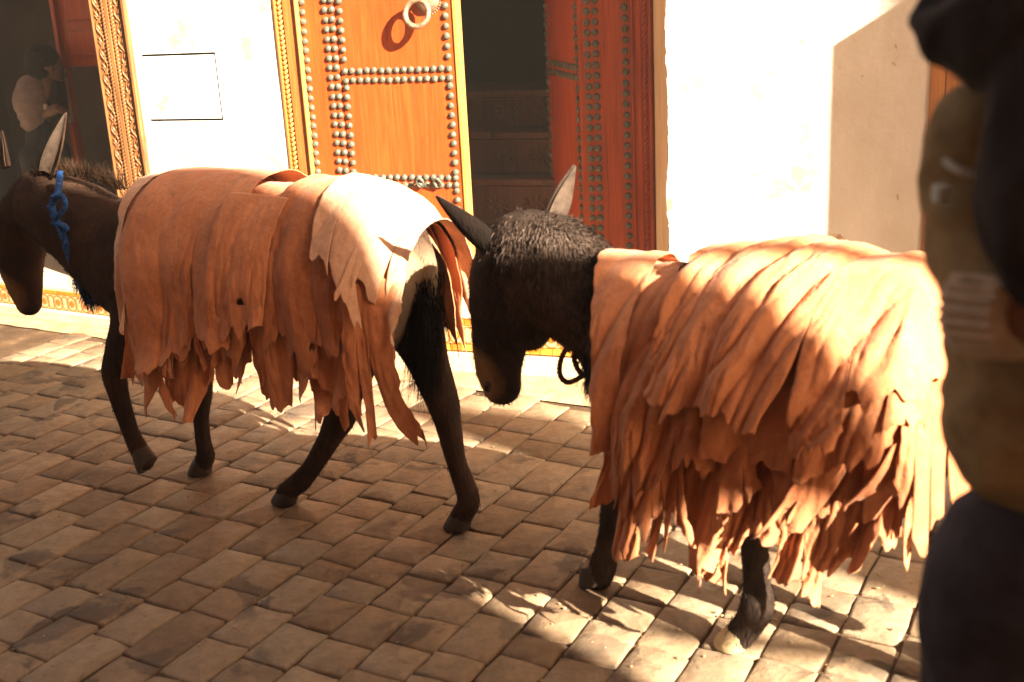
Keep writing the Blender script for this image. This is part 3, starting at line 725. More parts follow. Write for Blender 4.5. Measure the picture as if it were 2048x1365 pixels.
# ================================================================== HIDES
def hide_mat(name, a, b):
    M = Mat(name, .85, .15); c = M.coord('Object')
    n = M.noise(4.5, 5, .6, c, .8); f = M.noise(70, 5, .7, M.coord('Object', (1, 1, .45)))
    col = M.ramp(n, [(.28, a), (.72, b)])
    col = M.mix(1.0, col, M.ramp(M.rand(), [(0, (.80, .76, .74)), (.5, (1, 1, 1)), (1, (1.14, 1.2, 1.25))]), 'MULTIPLY')
    col = M.mix(.55, col, M.ramp(f, [(.3, (.68, .64, .6)), (.7, (1.18, 1.18, 1.18))]), 'MULTIPLY')
    sc = M.noise(16, 3, .5, M.coord('Object', (1, 1, 1)), 3.5); col = M.mix(M.math('MULTIPLY', M.ramp(sc, [(.6, 0.0), (.7, 1.0)]), .10), col, (.72, .46, .33))
    st = M.ramp(M.noise(11, 4, .6, c), [(.66, 0.0), (.72, 1.0)]); col = M.mix(M.math('MULTIPLY', st, .4), col, (.17, .07, .035))
    M.col(col).bump(M.math('ADD', M.math('MULTIPLY', f, .5), M.noise(22, 5, .65, c)), .55, .008)
    M.b.inputs['Sheen Weight'].default_value = .15; M.b.inputs['Sheen Roughness'].default_value = .5; return M.m
MT['hide'] = hide_mat('raw_hide', (.37, .128, .052), (.55, .225, .105))
MT['hide_pale'] = hide_mat('pale_hide', (.46, .24, .14), (.62, .39, .26))
def interp(x, xs, ys): return np.interp(x, xs, ys)
def sheet(parent_T, label, group, prof, x0, x1, hem, hem_far, layer, folds, cuts, seed, mat='hide', far=0.0, nz=None, edge=.012, slant=0.0, holes=(), dx=.0042, dt=.0065, sway=0.0, top_start=None, jag=.02, flare=.0):
    """one hide draped over the back: x along the body, t down the near side"""
    r = np.random.RandomState(seed); sd = seed*1.7
    zt, W, Hh = prof                                       # ridge height, half width, drop of the shoulder curve: functions of x
    nx = max(12, int((x1-x0)/dx)); 
    # length of the quarter arc
    th = np.linspace(0, math.pi/2, 40)
    def point(x, t, off):
        """surface point at signed arc length t (positive = near side)"""
        w_ = (W(x)+off)*np.where(t < 0, .84, 1.0); h_ = Hh(x)+off; s = np.sign(t); a = np.abs(t)
        La = math.pi/2*np.sqrt((w_*w_+h_*h_)/2)
        k = np.clip(a/La, 0, 1); ph = k*math.pi/2
        y = w_*np.sin(ph); z = zt(x)+off-h_*(1-np.cos(ph)); ny = np.sin(ph); nz_ = np.cos(ph)
        ex = np.maximum(a-La, 0); z = z-ex; y = y+ex*flare
        return y*-s, z, ny*-s, nz_, La
    La0 = math.pi/2*math.sqrt((W(0.0)**2+Hh(0.0)**2)/2)
    xs = np.linspace(x0, x1, nx+1)
    def t_of_z(x, z):
        w_ = W(x)+layer; h_ = Hh(x)+layer; La = math.pi/2*np.sqrt((w_*w_+h_*h_)/2); d = zt(x)+layer-z
        return np.where(d > h_, La+(d-h_), La*np.arccos(np.clip(1-d/h_, -1, 1))/(math.pi/2))
    tmax = float(np.max(t_of_z(xs, np.minimum(hem(xs)-.18, 2))))
    tmin = -float(np.max(t_of_z(xs, hem_far(xs)))) if top_start is None else top_start
    nt_ = int((tmax-tmin)/dt); ts = np.linspace(tmin, tmax, nt_+1)
    # cuts: columns where the lower part is torn into strips
    cc = []
    for c_ in sorted(int(r.uniform(5, nx-5)) for _ in range(cuts)):
        if not cc or c_-cc[-1] >= 7: cc.append(c_)
    cc = cc or [nx//2]; strips = [0]+cc+[nx]
    sid = np.zeros(nx, int)
    for k in range(len(strips)-1): sid[strips[k]:strips[k+1]] = k
    ns = len(strips)-1
    cutlen = r.uniform(.04, .26, ns+1)                        # how far a tear runs up from the hem
    s_len = np.clip(r.normal(0, jag*1.4, ns), -.06, .05); s_sway = r.normal(sway, .2, ns); s_out = r.normal(.12, .16, ns); s_nar = r.uniform(-.18, .14, ns); s_tw = r.normal(0, 1.0, ns)
    hem_t_base = t_of_z(xs, hem(xs))
    ragged = jag*(fbm(xs*16+sd, xs*0+3.3, 5)-.5)*3.2
    for _ in range(int((x1-x0)*38)):         # torn tongues and notches
        cx = r.uniform(x0, x1); wd = r.uniform(.008, .032); q_ = np.clip(1-np.abs(xs-cx)/wd, 0, 1); ragged = ragged + r.choice([-1, 1])*jag*r.uniform(.3, 1.2)*np.minimum(1, q_*2.2)
    V = {}; verts = []; hemf = []
    X = np.repeat(xs[None], nt_+1, 0); T = np.repeat(ts[:, None], nx+1, 1)
    def vert_arrays(k):
        """positions of the full grid as strip k sees it"""
        hem_k = hem_t_base+s_len[k]+ragged
        T2 = np.minimum(T, hem_k[None]); 
        T2 = np.where(T2 < tmin+.0, tmin, T2)
        c0, c1 = strips[k], strips[k+1]; xc = (xs[c0]+xs[c1])/2
        start = hem_t_base[(c0+c1)//2]-cutlen[k]
        e = np.clip((T2-start)/max(cutlen[k], .02), 0, 1.6)
        e2 = e*e
        xx = X+(xc-X)*s_nar[k]*np.clip(e2, 0, 1)*(.55+.4*np.sin(T2*40+seed))
        xx = xx+s_sway[k]*e2*cutlen[k]*.6
        tt = T2
        # ragged front and back edge, slanting
        ed = edge*(fbm(tt*16+sd, tt*0+.5, 4)-.5)*2; eR = edge*(fbm(tt*16+sd+9, tt*0+2.5, 4)-.5)*2
        f = (X-x0)/(x1-x0); xx = xx+ed*np.clip(1-f*6, 0, 1)+eR*np.clip(f*6-5, 0, 1)+slant*np.clip(tt, 0, .42)*np.clip(1.6-f*1.6, 0, 1)
        y, z, ny, nz_, La = point(xx, tt, layer)
        g = folds(xx, tt, sd)
        stripf = np.sin((X-xs[c0])/(xs[c1]-xs[c0]+1e-6)*math.pi)     # strips curl like gutters
        g = g+e2*(s_out[k]*cutlen[k]*.45+stripf*s_tw[k]*.010)
        g = g+.006*(fbm(xx*14+sd, tt*9, 4)-.5)*2
        sgn = np.where(np.abs(tt) < .02, 0, 1)
        y = y+ny*g*1.0; z = z+nz_*g*.55
        z = z-e2*.004
        return xx, y, z, T2, start, hem_k
    arrs = [vert_arrays(k) for k in range(ns)]
    # share vertices above the tears: use the strip-independent average there
    faces = []; idx = {}
    hs = [np.array(h) for h in holes]
    for k in range(ns):
        xx, y, z, T2, start, hem_k = arrs[k]
        for i in range(strips[k], strips[k+1]):
            for j in range(nt_):
                if T[j, i] >= hem_k[i]-1e-6 and T[j, i+1] >= hem_k[i+1]-1e-6: break
                skip = False
                if holes:
                    for hx, hz, hr in holes:
                        if y[j, i] < 0 and (xx[j, i]-hx)**2+(z[j, i]-hz)**2 < (hr*(1+.35*math.sin(9*math.atan2(z[j, i]-hz, xx[j, i]-hx))*.5))**2: skip = True
                if skip: continue
                q = []
                for (jj, ii) in ((j, i), (j, i+1), (j+1, i+1), (j+1, i)):
                    # on a border column above the tear both strips use the left strip's vertex
                    kk = k
                    if ii == strips[k] and k > 0 and T[jj, ii] <= min(start, arrs[k-1][4]): kk = k-1
                    key = (jj, ii, kk)
                    if key not in idx:
                        a = arrs[kk]; idx[key] = len(verts); verts.append((a[0][jj, ii], a[1][jj, ii], a[2][jj, ii]))
                    q.append(idx[key])
                faces.append(tuple(q))
    me = bpy.data.meshes.new('hide'); me.from_pydata(verts, [], faces); me.update(); me.materials.append(MT[mat]); me.shade_smooth()
    o = bpy.data.objects.new('hide', me); link(o); o.matrix_world = parent_T
    s_ = o.modifiers.new('s', 'SOLIDIFY'); s_.thickness = .0024; s_.offset = 0
    return props(o, label, 'animal hide', group)
def foldfn1(amp, freq, skew, **k):
    k.setdefault('fine', .42); k.setdefault('crum', .95); return foldfn(amp, freq, skew, **k)
def foldfn(amp, freq, skew, t0=.10, t1=.5, sharp=.75, wob=.05, fine=.6, crum=1.0):
    def f(x, t, sd):
        ta = np.abs(t); A = amp*(.12+.88*np.clip((ta-t0)/(t1-t0), 0, 1)**.8)
        c = (x+skew*t)*freq+wob*freq*(fbm(x*3+sd, t*2.2+sd, 2)-.5)*2.4
        m = .30+1.0*fbm(c*.35+sd, t*1.3+4, 2)
        g = np.abs(np.sin(c*math.pi))**sharp*m
        c2 = (x+skew*1.2*t)*freq*2.4+.9*(fbm(x*5+sd, t*3, 3)-.5)*3
        m2 = np.clip(fbm(x*7+sd, t*2.5+sd, 2)*2-.55, 0, 1)
        g2 = np.abs(np.sin(c2*math.pi))**.6*m2
        c3 = (x+skew*t)*freq*5.3+1.5*(fbm(x*9+sd, t*5, 3)-.5)*3
        g3 = np.abs(np.sin(c3*math.pi))**.7*np.clip(fbm(x*11+sd+3, t*4+sd, 2)*2.2-.8, 0, 1)
        cr = 1-np.abs(fbm((x+skew*t)*16+sd, t*5, 4)*2-1)*2.2          # ridged crumples
        return A*(g+fine*g2+.47*fine*g3)+crum*(.0035+.35*A)*np.clip(cr, 0, 1)**2*.45
    return f
def zat(dk, y):           # pixel -> donkey x, z on the plane y
    return lambda px, py: (lambda p: (p.x, p.z))(Dp(dk, (px, py, y, 0))[0][0])
# hide profile of donkey 1
q1 = zat(d1, -.25); qr = zat(d1, 0)
r1 = [qr(*p) for p in ((235, 372), (300, 345), (360, 335), (470, 337), (580, 342), (680, 352), (760, 372), (810, 400), (845, 445))]
rx, rz_ = [p[0] for p in r1], [p[1] for p in r1]
zt1 = lambda x: interp(x, rx, rz_)-.045
W1 = lambda x: interp(x, [-.60, -.45, -.1, .2, .38, .50], [.19, .225, .245, .24, .215, .15])
H1 = lambda x: interp(x, [-.6, 0, .4, .5], [.26, .27, .25, .2])
prof1 = (zt1, W1, H1)
def hemline(q, pts):
    p = sorted(q(*a) for a in pts); return lambda x: interp(x, [a[0] for a in p], [a[1] for a in p])
far1 = lambda x: interp(x, [-.6, .1, .3, .5], [.66, .70, .82, .86])
def xr(q, px, py=500): return q(px, py)[0]
G1 = 'raw hides draped over the left donkey'; G2 = 'raw hides draped over the right donkey'
T1 = TT[d1.name]; T2 = TT[d2.name]
X = lambda px: xr(q1, px, 560)
hx_, hz_ = q1(508, 592)
hx2, hz2 = q1(640, 684)
sheet(T1, 'dark lowest hide under the others on the left donkey, torn into long hanging strips', G1, prof1, -.44, .44, hemline(q1, ((240, 735), (370, 790), (480, 765), (600, 790), (720, 780), (800, 760))), far1, -.025, foldfn1(.030, 10, .05), 20, 11, jag=.035)
sheet(T1, 'second hide on the left donkey with long ragged tongues below the belly', G1, prof1, -.42, .38, hemline(q1, ((240, 725), (370, 755), (470, 725), (600, 765), (700, 770), (800, 740))), far1, .004, foldfn1(.030, 8, -.05), 15, 12, jag=.035)
sheet(T1, 'foremost hide on the left donkey with straight vertical folds at its neck', G1, prof1, -.60, X(400), hemline(q1, ((230, 700), (300, 745), (360, 720), (430, 690))), far1, .026, foldfn1(.024, 8, .10, wob=.08), 6, 13, jag=.022, edge=.01, slant=.27)
sheet(T1, 'narrow pale folded hide along the front edge of the left donkey load', G1, prof1, -.605, -.51, hemline(q1, ((230, 650), (330, 540))), far1, .036, foldfn1(.026, 12, .2), 3, 14, 'hide_pale', jag=.02, slant=.27)
sheet(T1, 'largest hide on the left donkey with a curved front edge and smooth sides', G1, prof1, -.44, X(470), hemline(q1, ((250, 690), (330, 735), (400, 690), (470, 650), (520, 640))), far1, .042, foldfn1(.019, 6, .08, t0=.02, wob=.09), 2, 19, jag=.022, slant=-.16)
sheet(T1, 'middle hide on the left donkey with a torn hole and a ragged right corner', G1, prof1, X(440), X(552), hemline(q1, ((400, 640), (480, 672), (560, 640))), far1, .050, foldfn1(.018, 8, .04, wob=.1), 3, 15, holes=((hx_, hz_, .012),), jag=.02, top_start=.17)
sheet(T1, 'wide rear hide on the left donkey with a small square hole near its hem', G1, prof1, X(530), .44, hemline(q1, ((530, 712), (600, 700), (690, 712), (760, 690))), lambda x: interp(x, [-.6, .30, .36, .5], [.70, .80, .62, .60]), .036, foldfn1(.022, 7, .02, t0=.02, wob=.1), 2, 16, holes=((hx2, hz2, .011),), jag=.024)
sheet(T1, 'long torn strip hide hanging lowest behind the left donkey belly', G1, prof1, X(690), X(768), hemline(q1, ((680, 790), (760, 850), (820, 830))), far1, .050, foldfn1(.02, 8, -.03), 3, 17, jag=.03, top_start=.25, sway=.12)
sheet(T1, 'sunlit pale hide over the rump of the left donkey', G1, prof1, X(600), .50, hemline(q1, ((540, 440), (640, 520), (720, 600), (760, 660), (830, 600))), lambda x: interp(x, [-.6, .2, .38, .5], [.78, .82, .84, .86]), .054, foldfn1(.020, 7, .12, t0=.0, t1=.4, wob=.1), 4, 18, 'hide_pale', jag=.03, slant=.15)

# hide profile of donkey 2
q2 = zat(d2, -.28); qr2 = zat(d2, 0)
r2 = [qr2(*p) for p in ((1205, 505), (1300, 500), (1400, 492), (1530, 486), (1640, 492), (1720, 505), (1845, 525), (1900, 640), (1960, 760))]
rx2, rz2 = [p[0] for p in r2], [p[1] for p in r2]
zt2 = lambda x: interp(x, rx2, rz2)-interp(x, [-.37, -.15], [.055, .09])
xF, xB = qr2(1212, 600)[0], qr2(1845, 600)[0]
W2 = lambda x: interp(x, [-.40, -.28, 0, .25, .42, .55], [.19, .23, .265, .265, .24, .16])
H2 = lambda x: interp(x, [xF, xB], [.28, .26])
prof2 = (zt2, W2, H2)
far2 = lambda x: x*0+.55
X = lambda px, py=800: xr(q2, px, py)
sk = .30
X = lambda px, py=800: xr(q2, px, py)
sheet(T2, 'lowest hide on the right donkey, shredded into long dangling strips', G2, prof2, -.25, .42, hemline(q2, ((1200, 1085), (1400, 1105), (1540, 1140), (1650, 1170), (1780, 1080), (1900, 1020))), far2, -.03, foldfn(.05, 9, sk), 20, 21, jag=.03, sway=-.1)
sheet(T2, 'front hide on the right donkey with deep diagonal folds reaching the knees', G2, prof2, -.365, X(1400)-.03, hemline(q2, ((1200, 1020), (1260, 1100), (1330, 1030), (1420, 1060))), far2, .03, foldfn(.048, 8, .26, t0=-.05, wob=.06), 7, 23, jag=.03, sway=-.04, slant=.22)
sheet(T2, 'middle hide on the right donkey with bunched folds behind the shoulder', G2, prof2, X(1320), X(1530), hemline(q2, ((1300, 980), (1400, 960), (1480, 1000), (1560, 940))), far2, .035, foldfn(.046, 8, .28, t0=-.05, wob=.06), 5, 24, jag=.03, sway=-.2)
sheet(T2, 'narrow hide on the right donkey neck edge with a frilled collar', G2, prof2, -.375, -.22, hemline(q2, ((1200, 960), (1320, 860))), far2, .056, foldfn(.036, 10, .24, t0=-.1), 4, 25, jag=.03, slant=.22)
sheet(T2, 'torn hide on the right donkey flank whose strips catch the sun', G2, prof2, X(1560), .49, hemline(q2, ((1520, 1010), (1700, 990), (1780, 1020), (1930, 1000))), far2, .02, foldfn(.045, 8, .28), 14, 26, jag=.03, sway=-.2)
sheet(T2, 'wide hide across the right donkey side with a scalloped lower hem', G2, prof2, X(1430), .49, hemline(q2, ((1400, 860), (1530, 905), (1640, 910), (1760, 880), (1880, 890))), far2, .064, foldfn(.030, 6, .28, wob=.1), 6, 27, jag=.022, top_start=.30)
sheet(T2, 'sunlit top hide on the right donkey with long diagonal ridges', G2, prof2, X(1390)-.06, .45, hemline(q2, ((1380, 800), (1480, 800), (1600, 845), (1720, 850), (1880, 840))), far2, .070, foldfn(.050, 7.5, .40, t0=-.45, t1=.2, sharp=.62, wob=.05), 3, 28, jag=.018, slant=-.1)
sheet(T2, 'rump hide at the back of the right donkey hanging past its flank', G2, prof2, .34, .52, hemline(q2, ((1780, 1000), (1860, 1040), (1940, 1040))), far2, .056, foldfn(.035, 9, .14), 6, 29, jag=.03, top_start=.15, slant=.08)

# ================================================================== OPPOSITE SIDE OF THE ALLEY (behind the camera; casts the shade)
ob = empty('shop_building', (0, -.62, 0), FA, label='terracotta shop building across the alley with an added bar and panel for shade', cat='building')
def dir_t(u):      # distance along the opposite front where the sun grazes the light-space column u
    A = Vector((0, -.62)); d = Vector((math.cos(FA), math.sin(FA)))
    a = Vector((-SUN_H.y, SUN_H.x)); return (u-A.dot(a))/d.dot(a)
def z_of(u, v):
    t = dir_t(u); P = Vector((0, -.62))+Vector((math.cos(FA), math.sin(FA)))*t
    return (v+math.sin(SUN_EL)*(SUN_H.x*P.x+SUN_H.y*P.y))/math.cos(SUN_EL)
def LS(px, py, n=0):
    P = on_plane(px, py, FO+FN*n, FN); a = Vector((-SUN_H.y, SUN_H.x, 0)); return P.dot(a), math.cos(SUN_EL)*P.z-math.sin(SUN_EL)*P.dot(SUN_H)
uB, vB = LS(1655, 97, NW); uB2, vB2 = LS(1700, 490, NW)
tA = dir_t(1.82)
MB().box(-9, dir_t(1.55), -3, -.02, z_of(1.75, 2.53)+.002, 8.5).build('added_storey', MT['terracotta'], ob)  # storey added above the roof line to hold back sky light
sl_ = Matrix.Rotation(-FA, 3, 'Z') @ SUN_H*3.0; tb = dir_t(max(uB, uB2)+.06)
MB().prism([(tb, -.05), (tb+sl_.x, sl_.y), (16, sl_.y), (16, -.05)], 0, 8.5).build('wall', MT['terracotta'], ob)  # wall added beyond the gap to cut sky light, side parallel to sun
MB().box(-9, tA, -3, 0, 0, z_of(1.75, 2.53)).build('wall', MT['terracotta'], ob)
t1_ = dir_t(2.00)
MB().box(tA, dir_t(2.7), -.06, -.02, z_of(1.95, 1.74), z_of(1.95, 1.74)+.05).build('added_pole', MT['frame'], ob)  # bar added to carry the unseen shading panel
shade_panel = MB().box(tA+.001, t1_, -.045, -.035, z_of(1.95, 1.05), z_of(1.95, 1.74)-.002).build('shade_panel', MT['ochre'], None)  # panel added out of view, sized to shade the front of the right donkey
shade_panel.location = ob.location; shade_panel.rotation_euler = ob.rotation_euler
props(shade_panel, 'ochre panel added across the alley to shade the right donkey', 'shade_panel')
# screen added out of view: its edge bounds the strip of sun between the donkeys
shade_screen = empty('shade_screen_group', (0, -.62, 0), FA, label='wooden boards added across the alley to bound a strip of sun', cat='shade_screen')
ta, tb_ = dir_t(2.575), dir_t(3.0)
MB().box(ta, tb_-.15, -.02, .0, .0, z_of(2.8, 1.50)).build('shade_board', MT['ochre'], shade_screen)
MB().box(ta, tb_+.4, -.9, -.03, .0, .9).build('added_counter', MT['frame'], shade_screen)
# horizontal bar added out of view, casting a stripe over the paving
MB().tube([(dir_t(2.1), -.1, z_of(2.27, .68)), (dir_t(2.6), -.1, z_of(2.27, .68)-.01)], .03, 10).build('shade_bar', MT['frame'], ob)


# block added just beyond the right edge of the view: its corner shades the wall
(sa, za), (sb, zb) = fac(1655, 97, NW), fac(1700, 490, NW)
dS = .75; cN = SUN_H.normalized().dot(FN); s_c = (sa+sb)/2-.06+dS*math.tan(math.acos(cN))
MB().box(s_c, s_c+1.2, -NW-dS, -NW-.001, 0, za+dS/cN*math.tan(SUN_EL)).build('shade_block', MT['terracotta'], H, bevel=.01, label='low block added beside the wall to shade it')
# ================================================================== ROPES
def rope_mat(name, a, b):
    M = Mat(name, .85, .2); c = M.coord('Object'); M.col(M.ramp(M.noise(60, 3, .6, c), [(.35, a), (.65, b)])).bump(M.noise(180, 3, .6, c), .8, .004); return M.m
MT['blue_rope'] = rope_mat('blue_rope', (.010, .035, .13), (.03, .12, .38)); MT['maroon_rope'] = rope_mat('maroon_rope', (.05, .015, .012), (.12, .04, .03))
MT['green_rope'] = rope_mat('green_rope', (.02, .05, .025), (.09, .13, .06)); MT['black_rope'] = rope_mat('black_tassel', (.012, .014, .016), (.04, .05, .05))
def catmull(P, n=10):
    P = [Vector(p) for p in P]; P = [P[0]*2-P[1]]+P+[P[-1]*2-P[-2]]; out = []
    for i in range(1, len(P)-2):
        for k in range(n):
            t = k/n; a, b, c, d = P[i-1], P[i], P[i+1], P[i+2]
            out.append(.5*((2*b)+(c-a)*t+(2*a-5*b+4*c-d)*t*t+(3*b-a-3*c+d)*t**3))
    return out+[P[-2]]
def twisted(mb, path, r, pitch=.03, strands=3, seg=7):
    path = catmull(path, 14); 
    for s in range(strands):
        pts = []; L = 0; a = None
        for i, p in enumerate(path):
            t = (path[min(i+1, len(path)-1)]-path[max(i-1, 0)]).normalized()
            if a is None: a = t.orthogonal().normalized()
            a = (a-t*a.dot(t)).normalized(); b = t.cross(a)
            if i: L += (p-path[i-1]).length
            th = 2*math.pi*(L/pitch+s/strands); pts.append(p+(a*math.cos(th)+b*math.sin(th))*r*.55)
        mb.tube(pts, r*.6, seg)
    return mb
def dpl(dk, *pts): return [Dp(dk, (a, b, c, 0))[0][0] for a, b, c in pts]
hal = empty('halter', TT[d1.name].translation, R(-30), label='bright blue rope halter tied round the neck of the left donkey', cat='halter')
mb = MB(); twisted(mb, dpl(d1, (120, 345, -.08), (116, 385, -.15), (104, 412, -.165), (112, 440, -.165), (128, 478, -.165), (140, 520, -.15), (158, 560, -.12), (172, 592, -.08)), .0105, .035)
mb.build('rope', MT['blue_rope'], hal, smooth=True)
mb = MB(); twisted(mb, dpl(d1, (104, 395, -.165), (124, 392, -.165), (130, 414, -.168), (110, 436, -.168), (98, 412, -.168)), .008); twisted(mb, dpl(d1, (106, 446, -.168), (128, 452, -.168), (134, 462, -.165)), .009)
mb.build('knot', MT['blue_rope'], hal, smooth=True)
a_, b_ = dpl(d1, (150, 545, -.10), (186, 600, -.09))
def tassel(a, b, r0_, n, L, seed):
    r = random.Random(seed)
    def f(rr):
        s = a.lerp(b, rr.random())+Vector((rr.gauss(0, r0_), rr.gauss(0, r0_), 0)); e = Vector((rr.gauss(0, .012), rr.gauss(0, .012), 0))
        return [s+Vector((e.x*k/5, e.y*k/5, -L*rr.uniform(.9, 1.1)*k/5)) for k in range(6)]
    return f
hair_strands('tassel', None, tassel(a_, b_, .008, 0, .05, 1), 500, .0016, MT['blue_rope'], hal, 4)
hal2 = empty('halter', TT[d2.name].translation, R(-27), label='maroon and green rope with a dark tassel looped under the neck of the right donkey', cat='halter')
mb = MB(); twisted(mb, dpl(d2, (1200, 672, -.10), (1160, 682, -.09), (1128, 705, -.08), (1119, 745, -.08), (1135, 765, -.08), (1165, 752, -.08), (1178, 735, -.08), (1168, 700, -.08), (1148, 712, -.085), (1160, 745, -.09), (1190, 760, -.10)), .0065)
mb.build('rope', MT['maroon_rope'], hal2, smooth=True)
mb = MB(); twisted(mb, dpl(d2, (1192, 660, -.12), (1214, 690, -.14), (1222, 740, -.15), (1214, 800, -.14), (1208, 860, -.12)), .0075); twisted(mb, dpl(d2, (1185, 668, -.12), (1200, 720, -.14), (1205, 790, -.14), (1207, 850, -.13)), .007)
mb.build('lead_rope', MT['green_rope'], hal2, smooth=True)
a_, b_ = dpl(d2, (1183, 700, -.12), (1204, 730, -.13)); hair_strands('tassel', None, tassel(a_, b_, .010, 0, .10, 2), 900, .0016, MT['black_rope'], hal2, 6)

# ================================================================== PEOPLE
def cloth_mat(name, a, b, sc=14, rough=.9):
    M = Mat(name, rough, .15); c = M.coord('Object'); n = M.noise(sc, 5, .65, c)
    M.col(M.ramp(n, [(.3, a), (.7, b)])).bump(M.noise(300, 2, .5, c), .3, .002); return M.m
MT['olive'] = cloth_mat('olive_jacket', (.12, .085, .045), (.27, .20, .105), 9); MT['black_cloth'] = cloth_mat('black_cloth', (.012, .011, .012), (.028, .026, .028))
MT['denim'] = cloth_mat('dark_denim', (.020, .020, .028), (.042, .042, .055), 18); MT['knit'] = cloth_mat('cream_knit', (.30, .25, .19), (.42, .36, .28), 40)
MT['skin'] = cloth_mat('skin', (.13, .065, .04), (.19, .10, .065), 20, .6); MT['hair'] = cloth_mat('dark_hair', (.010, .008, .007), (.025, .018, .014), 60)
MT['shirt'] = cloth_mat('mauve_shirt', (.16, .115, .10), (.24, .175, .15), 12); MT['cord'] = cloth_mat('pale_cord', (.28, .32, .30), (.45, .5, .47), 60)
MT['leather'] = cloth_mat('shoe_leather', (.05, .03, .02), (.09, .05, .03), 20, .5)
def crumple(o, amp, sc, stretch=(1, 1, 1)):
    me = o.data
    for v in me.vertices:
        c = Vector((v.co.x*sc*stretch[0], v.co.y*sc*stretch[1], v.co.z*sc*stretch[2]))
        n = 1-abs(mnoise.noise(c))*2; n2 = mnoise.noise(c*2.3)
        v.co = v.co+v.normal*(amp*(n-.6)+amp*.4*n2)
    me.update()
def body_part(name, chains, mat, parent, voxel=.009, amp=0, sc=8, stretch=(1, 1, 1), it=5):
    mb = MB()
    for pts, rr in chains: capsule_chain(mb, pts, rr, 18)
    o = remesh(mb, name, voxel, mat, parent, it)
    if amp: crumple(o, amp, sc, stretch)
    return o
def hand(parent, wrist, fwd, up, mat, s=1.0, curl=.5):
    """palm, four bent fingers of different length, thumb from the side"""
    f = Vector(fwd).normalized(); u = Vector(up); u = (u-f*u.dot(f)).normalized(); sd = f.cross(u); w_ = Vector(wrist); mb = MB()
    capsule_chain(mb, [w_, w_+f*.05*s, w_+f*.085*s], [.024*s, .030*s, .028*s], 12)
    for k, (off, L) in enumerate(((-.026, .072), (-.009, .082), (.009, .076), (.025, .060))):
        b = w_+f*.08*s+sd*off*s; p = [b-f*.02*s, b]; d = f.copy()
        for j in range(3):
            d = (Matrix.Rotation(-curl*(.5+.4*j), 3, sd) @ d).normalized(); p.append(p[-1]+d*L*s/3)
        capsule_chain(mb, p, [.010*s, .0095*s, .009*s, .0085*s, .0075*s], 10)
    b = w_+f*.025*s-sd*.022*s; d = (f-sd*.8-u*.2).normalized(); capsule_chain(mb, [b, b+d*.035*s, b+d*.06*s+f*.012*s], [.013*s, .011*s, .009*s], 10)
    return remesh(mb, 'hand', .004, mat, parent, 2)
def head(parent, c, face, mat, hairm, hat=None):
    """head centre, facing direction"""
    f = Vector(face).normalized(); u = Vector((0, 0, 1)); s = f.cross(u); c = Vector(c); mb = MB()
    capsule_chain(mb, [c+u*.035-f*.015, c+u*.02+f*.01], [.088, .080], 20); capsule_chain(mb, [c+f*.02, c-u*.065+f*.035], [.070, .048], 18)
    capsule_chain(mb, [c-u*.05-f*.02, c-u*.15-f*.03], [.052, .056], 16)
    capsule_chain(mb, [c+u*.005+f*.085, c-u*.025+f*.103], [.010, .014], 10)
    for e in (1, -1): capsule_chain(mb, [c+s*.078*e-f*.005+u*.015, c+s*.082*e-f*.008-u*.02], [.014, .011], 8)
    capsule_chain(mb, [c-u*.052+f*.072-s*.018, c-u*.052+f*.072+s*.018], [.010, .010], 8)
    h = remesh(mb, 'head', .006, mat, parent, 4)
    for e in (1, -1): MB().ellipsoid(c+f*.080+s*.031*e+u*.01, (.011, .011, .008)).build('eye', MT['eye'], h, smooth=True)
    mb = MB(); mb.ellipsoid(c+u*.045-f*.022, (.096, .096, .088)); mb.ellipsoid(c-f*.045, (.075, .075, .085)); o = remesh(mb, 'hair', .006, hairm, parent, 3); crumple(o, .004, 40)
    return h
# --- passer-by at the right edge, seen from behind, close to the camera
PW = 1.27
def pw(px, py, y=PW): return on_plane(px, py, (0, y, 0), Vector((0, 1, 0)))
pr = empty('person', (.72, PW, 0), 0, label='person in an olive jacket, black scarf and dark jeans walking past at the right edge', cat='person')
o0 = Vector((.72, PW, 0))
def rel(*P): return [Vector(p)-o0 for p in P]
cx = .72
body_part('jacket', [(rel((cx, PW, 1.07), (cx, PW, 1.2), (cx, PW-.01, 1.34), (cx, PW, 1.42)), [.185, .185, .19, .12]),
                     (rel((cx-.10, PW, 1.37), (cx+.10, PW, 1.37)), [.12, .12]), (rel((cx-.09, PW, 1.08), (cx-.10, PW, 1.33)), [.13, .12]), (rel((cx+.09, PW, 1.02), (cx+.10, PW, 1.33)), [.13, .12]),
                     (rel((cx-.15, PW, 1.40), pw(1960, 260), pw(1975, 480, PW-.05), pw(2010, 600, PW-.12)), [.075, .066, .066, .054]),
                     (rel((cx+.17, PW, 1.40), (cx+.27, PW, 1.16), (cx+.27, PW+.12, .98)), [.085, .062, .05])], MT['olive'], pr, .009, .007, 11, (1, 1, 1.6))
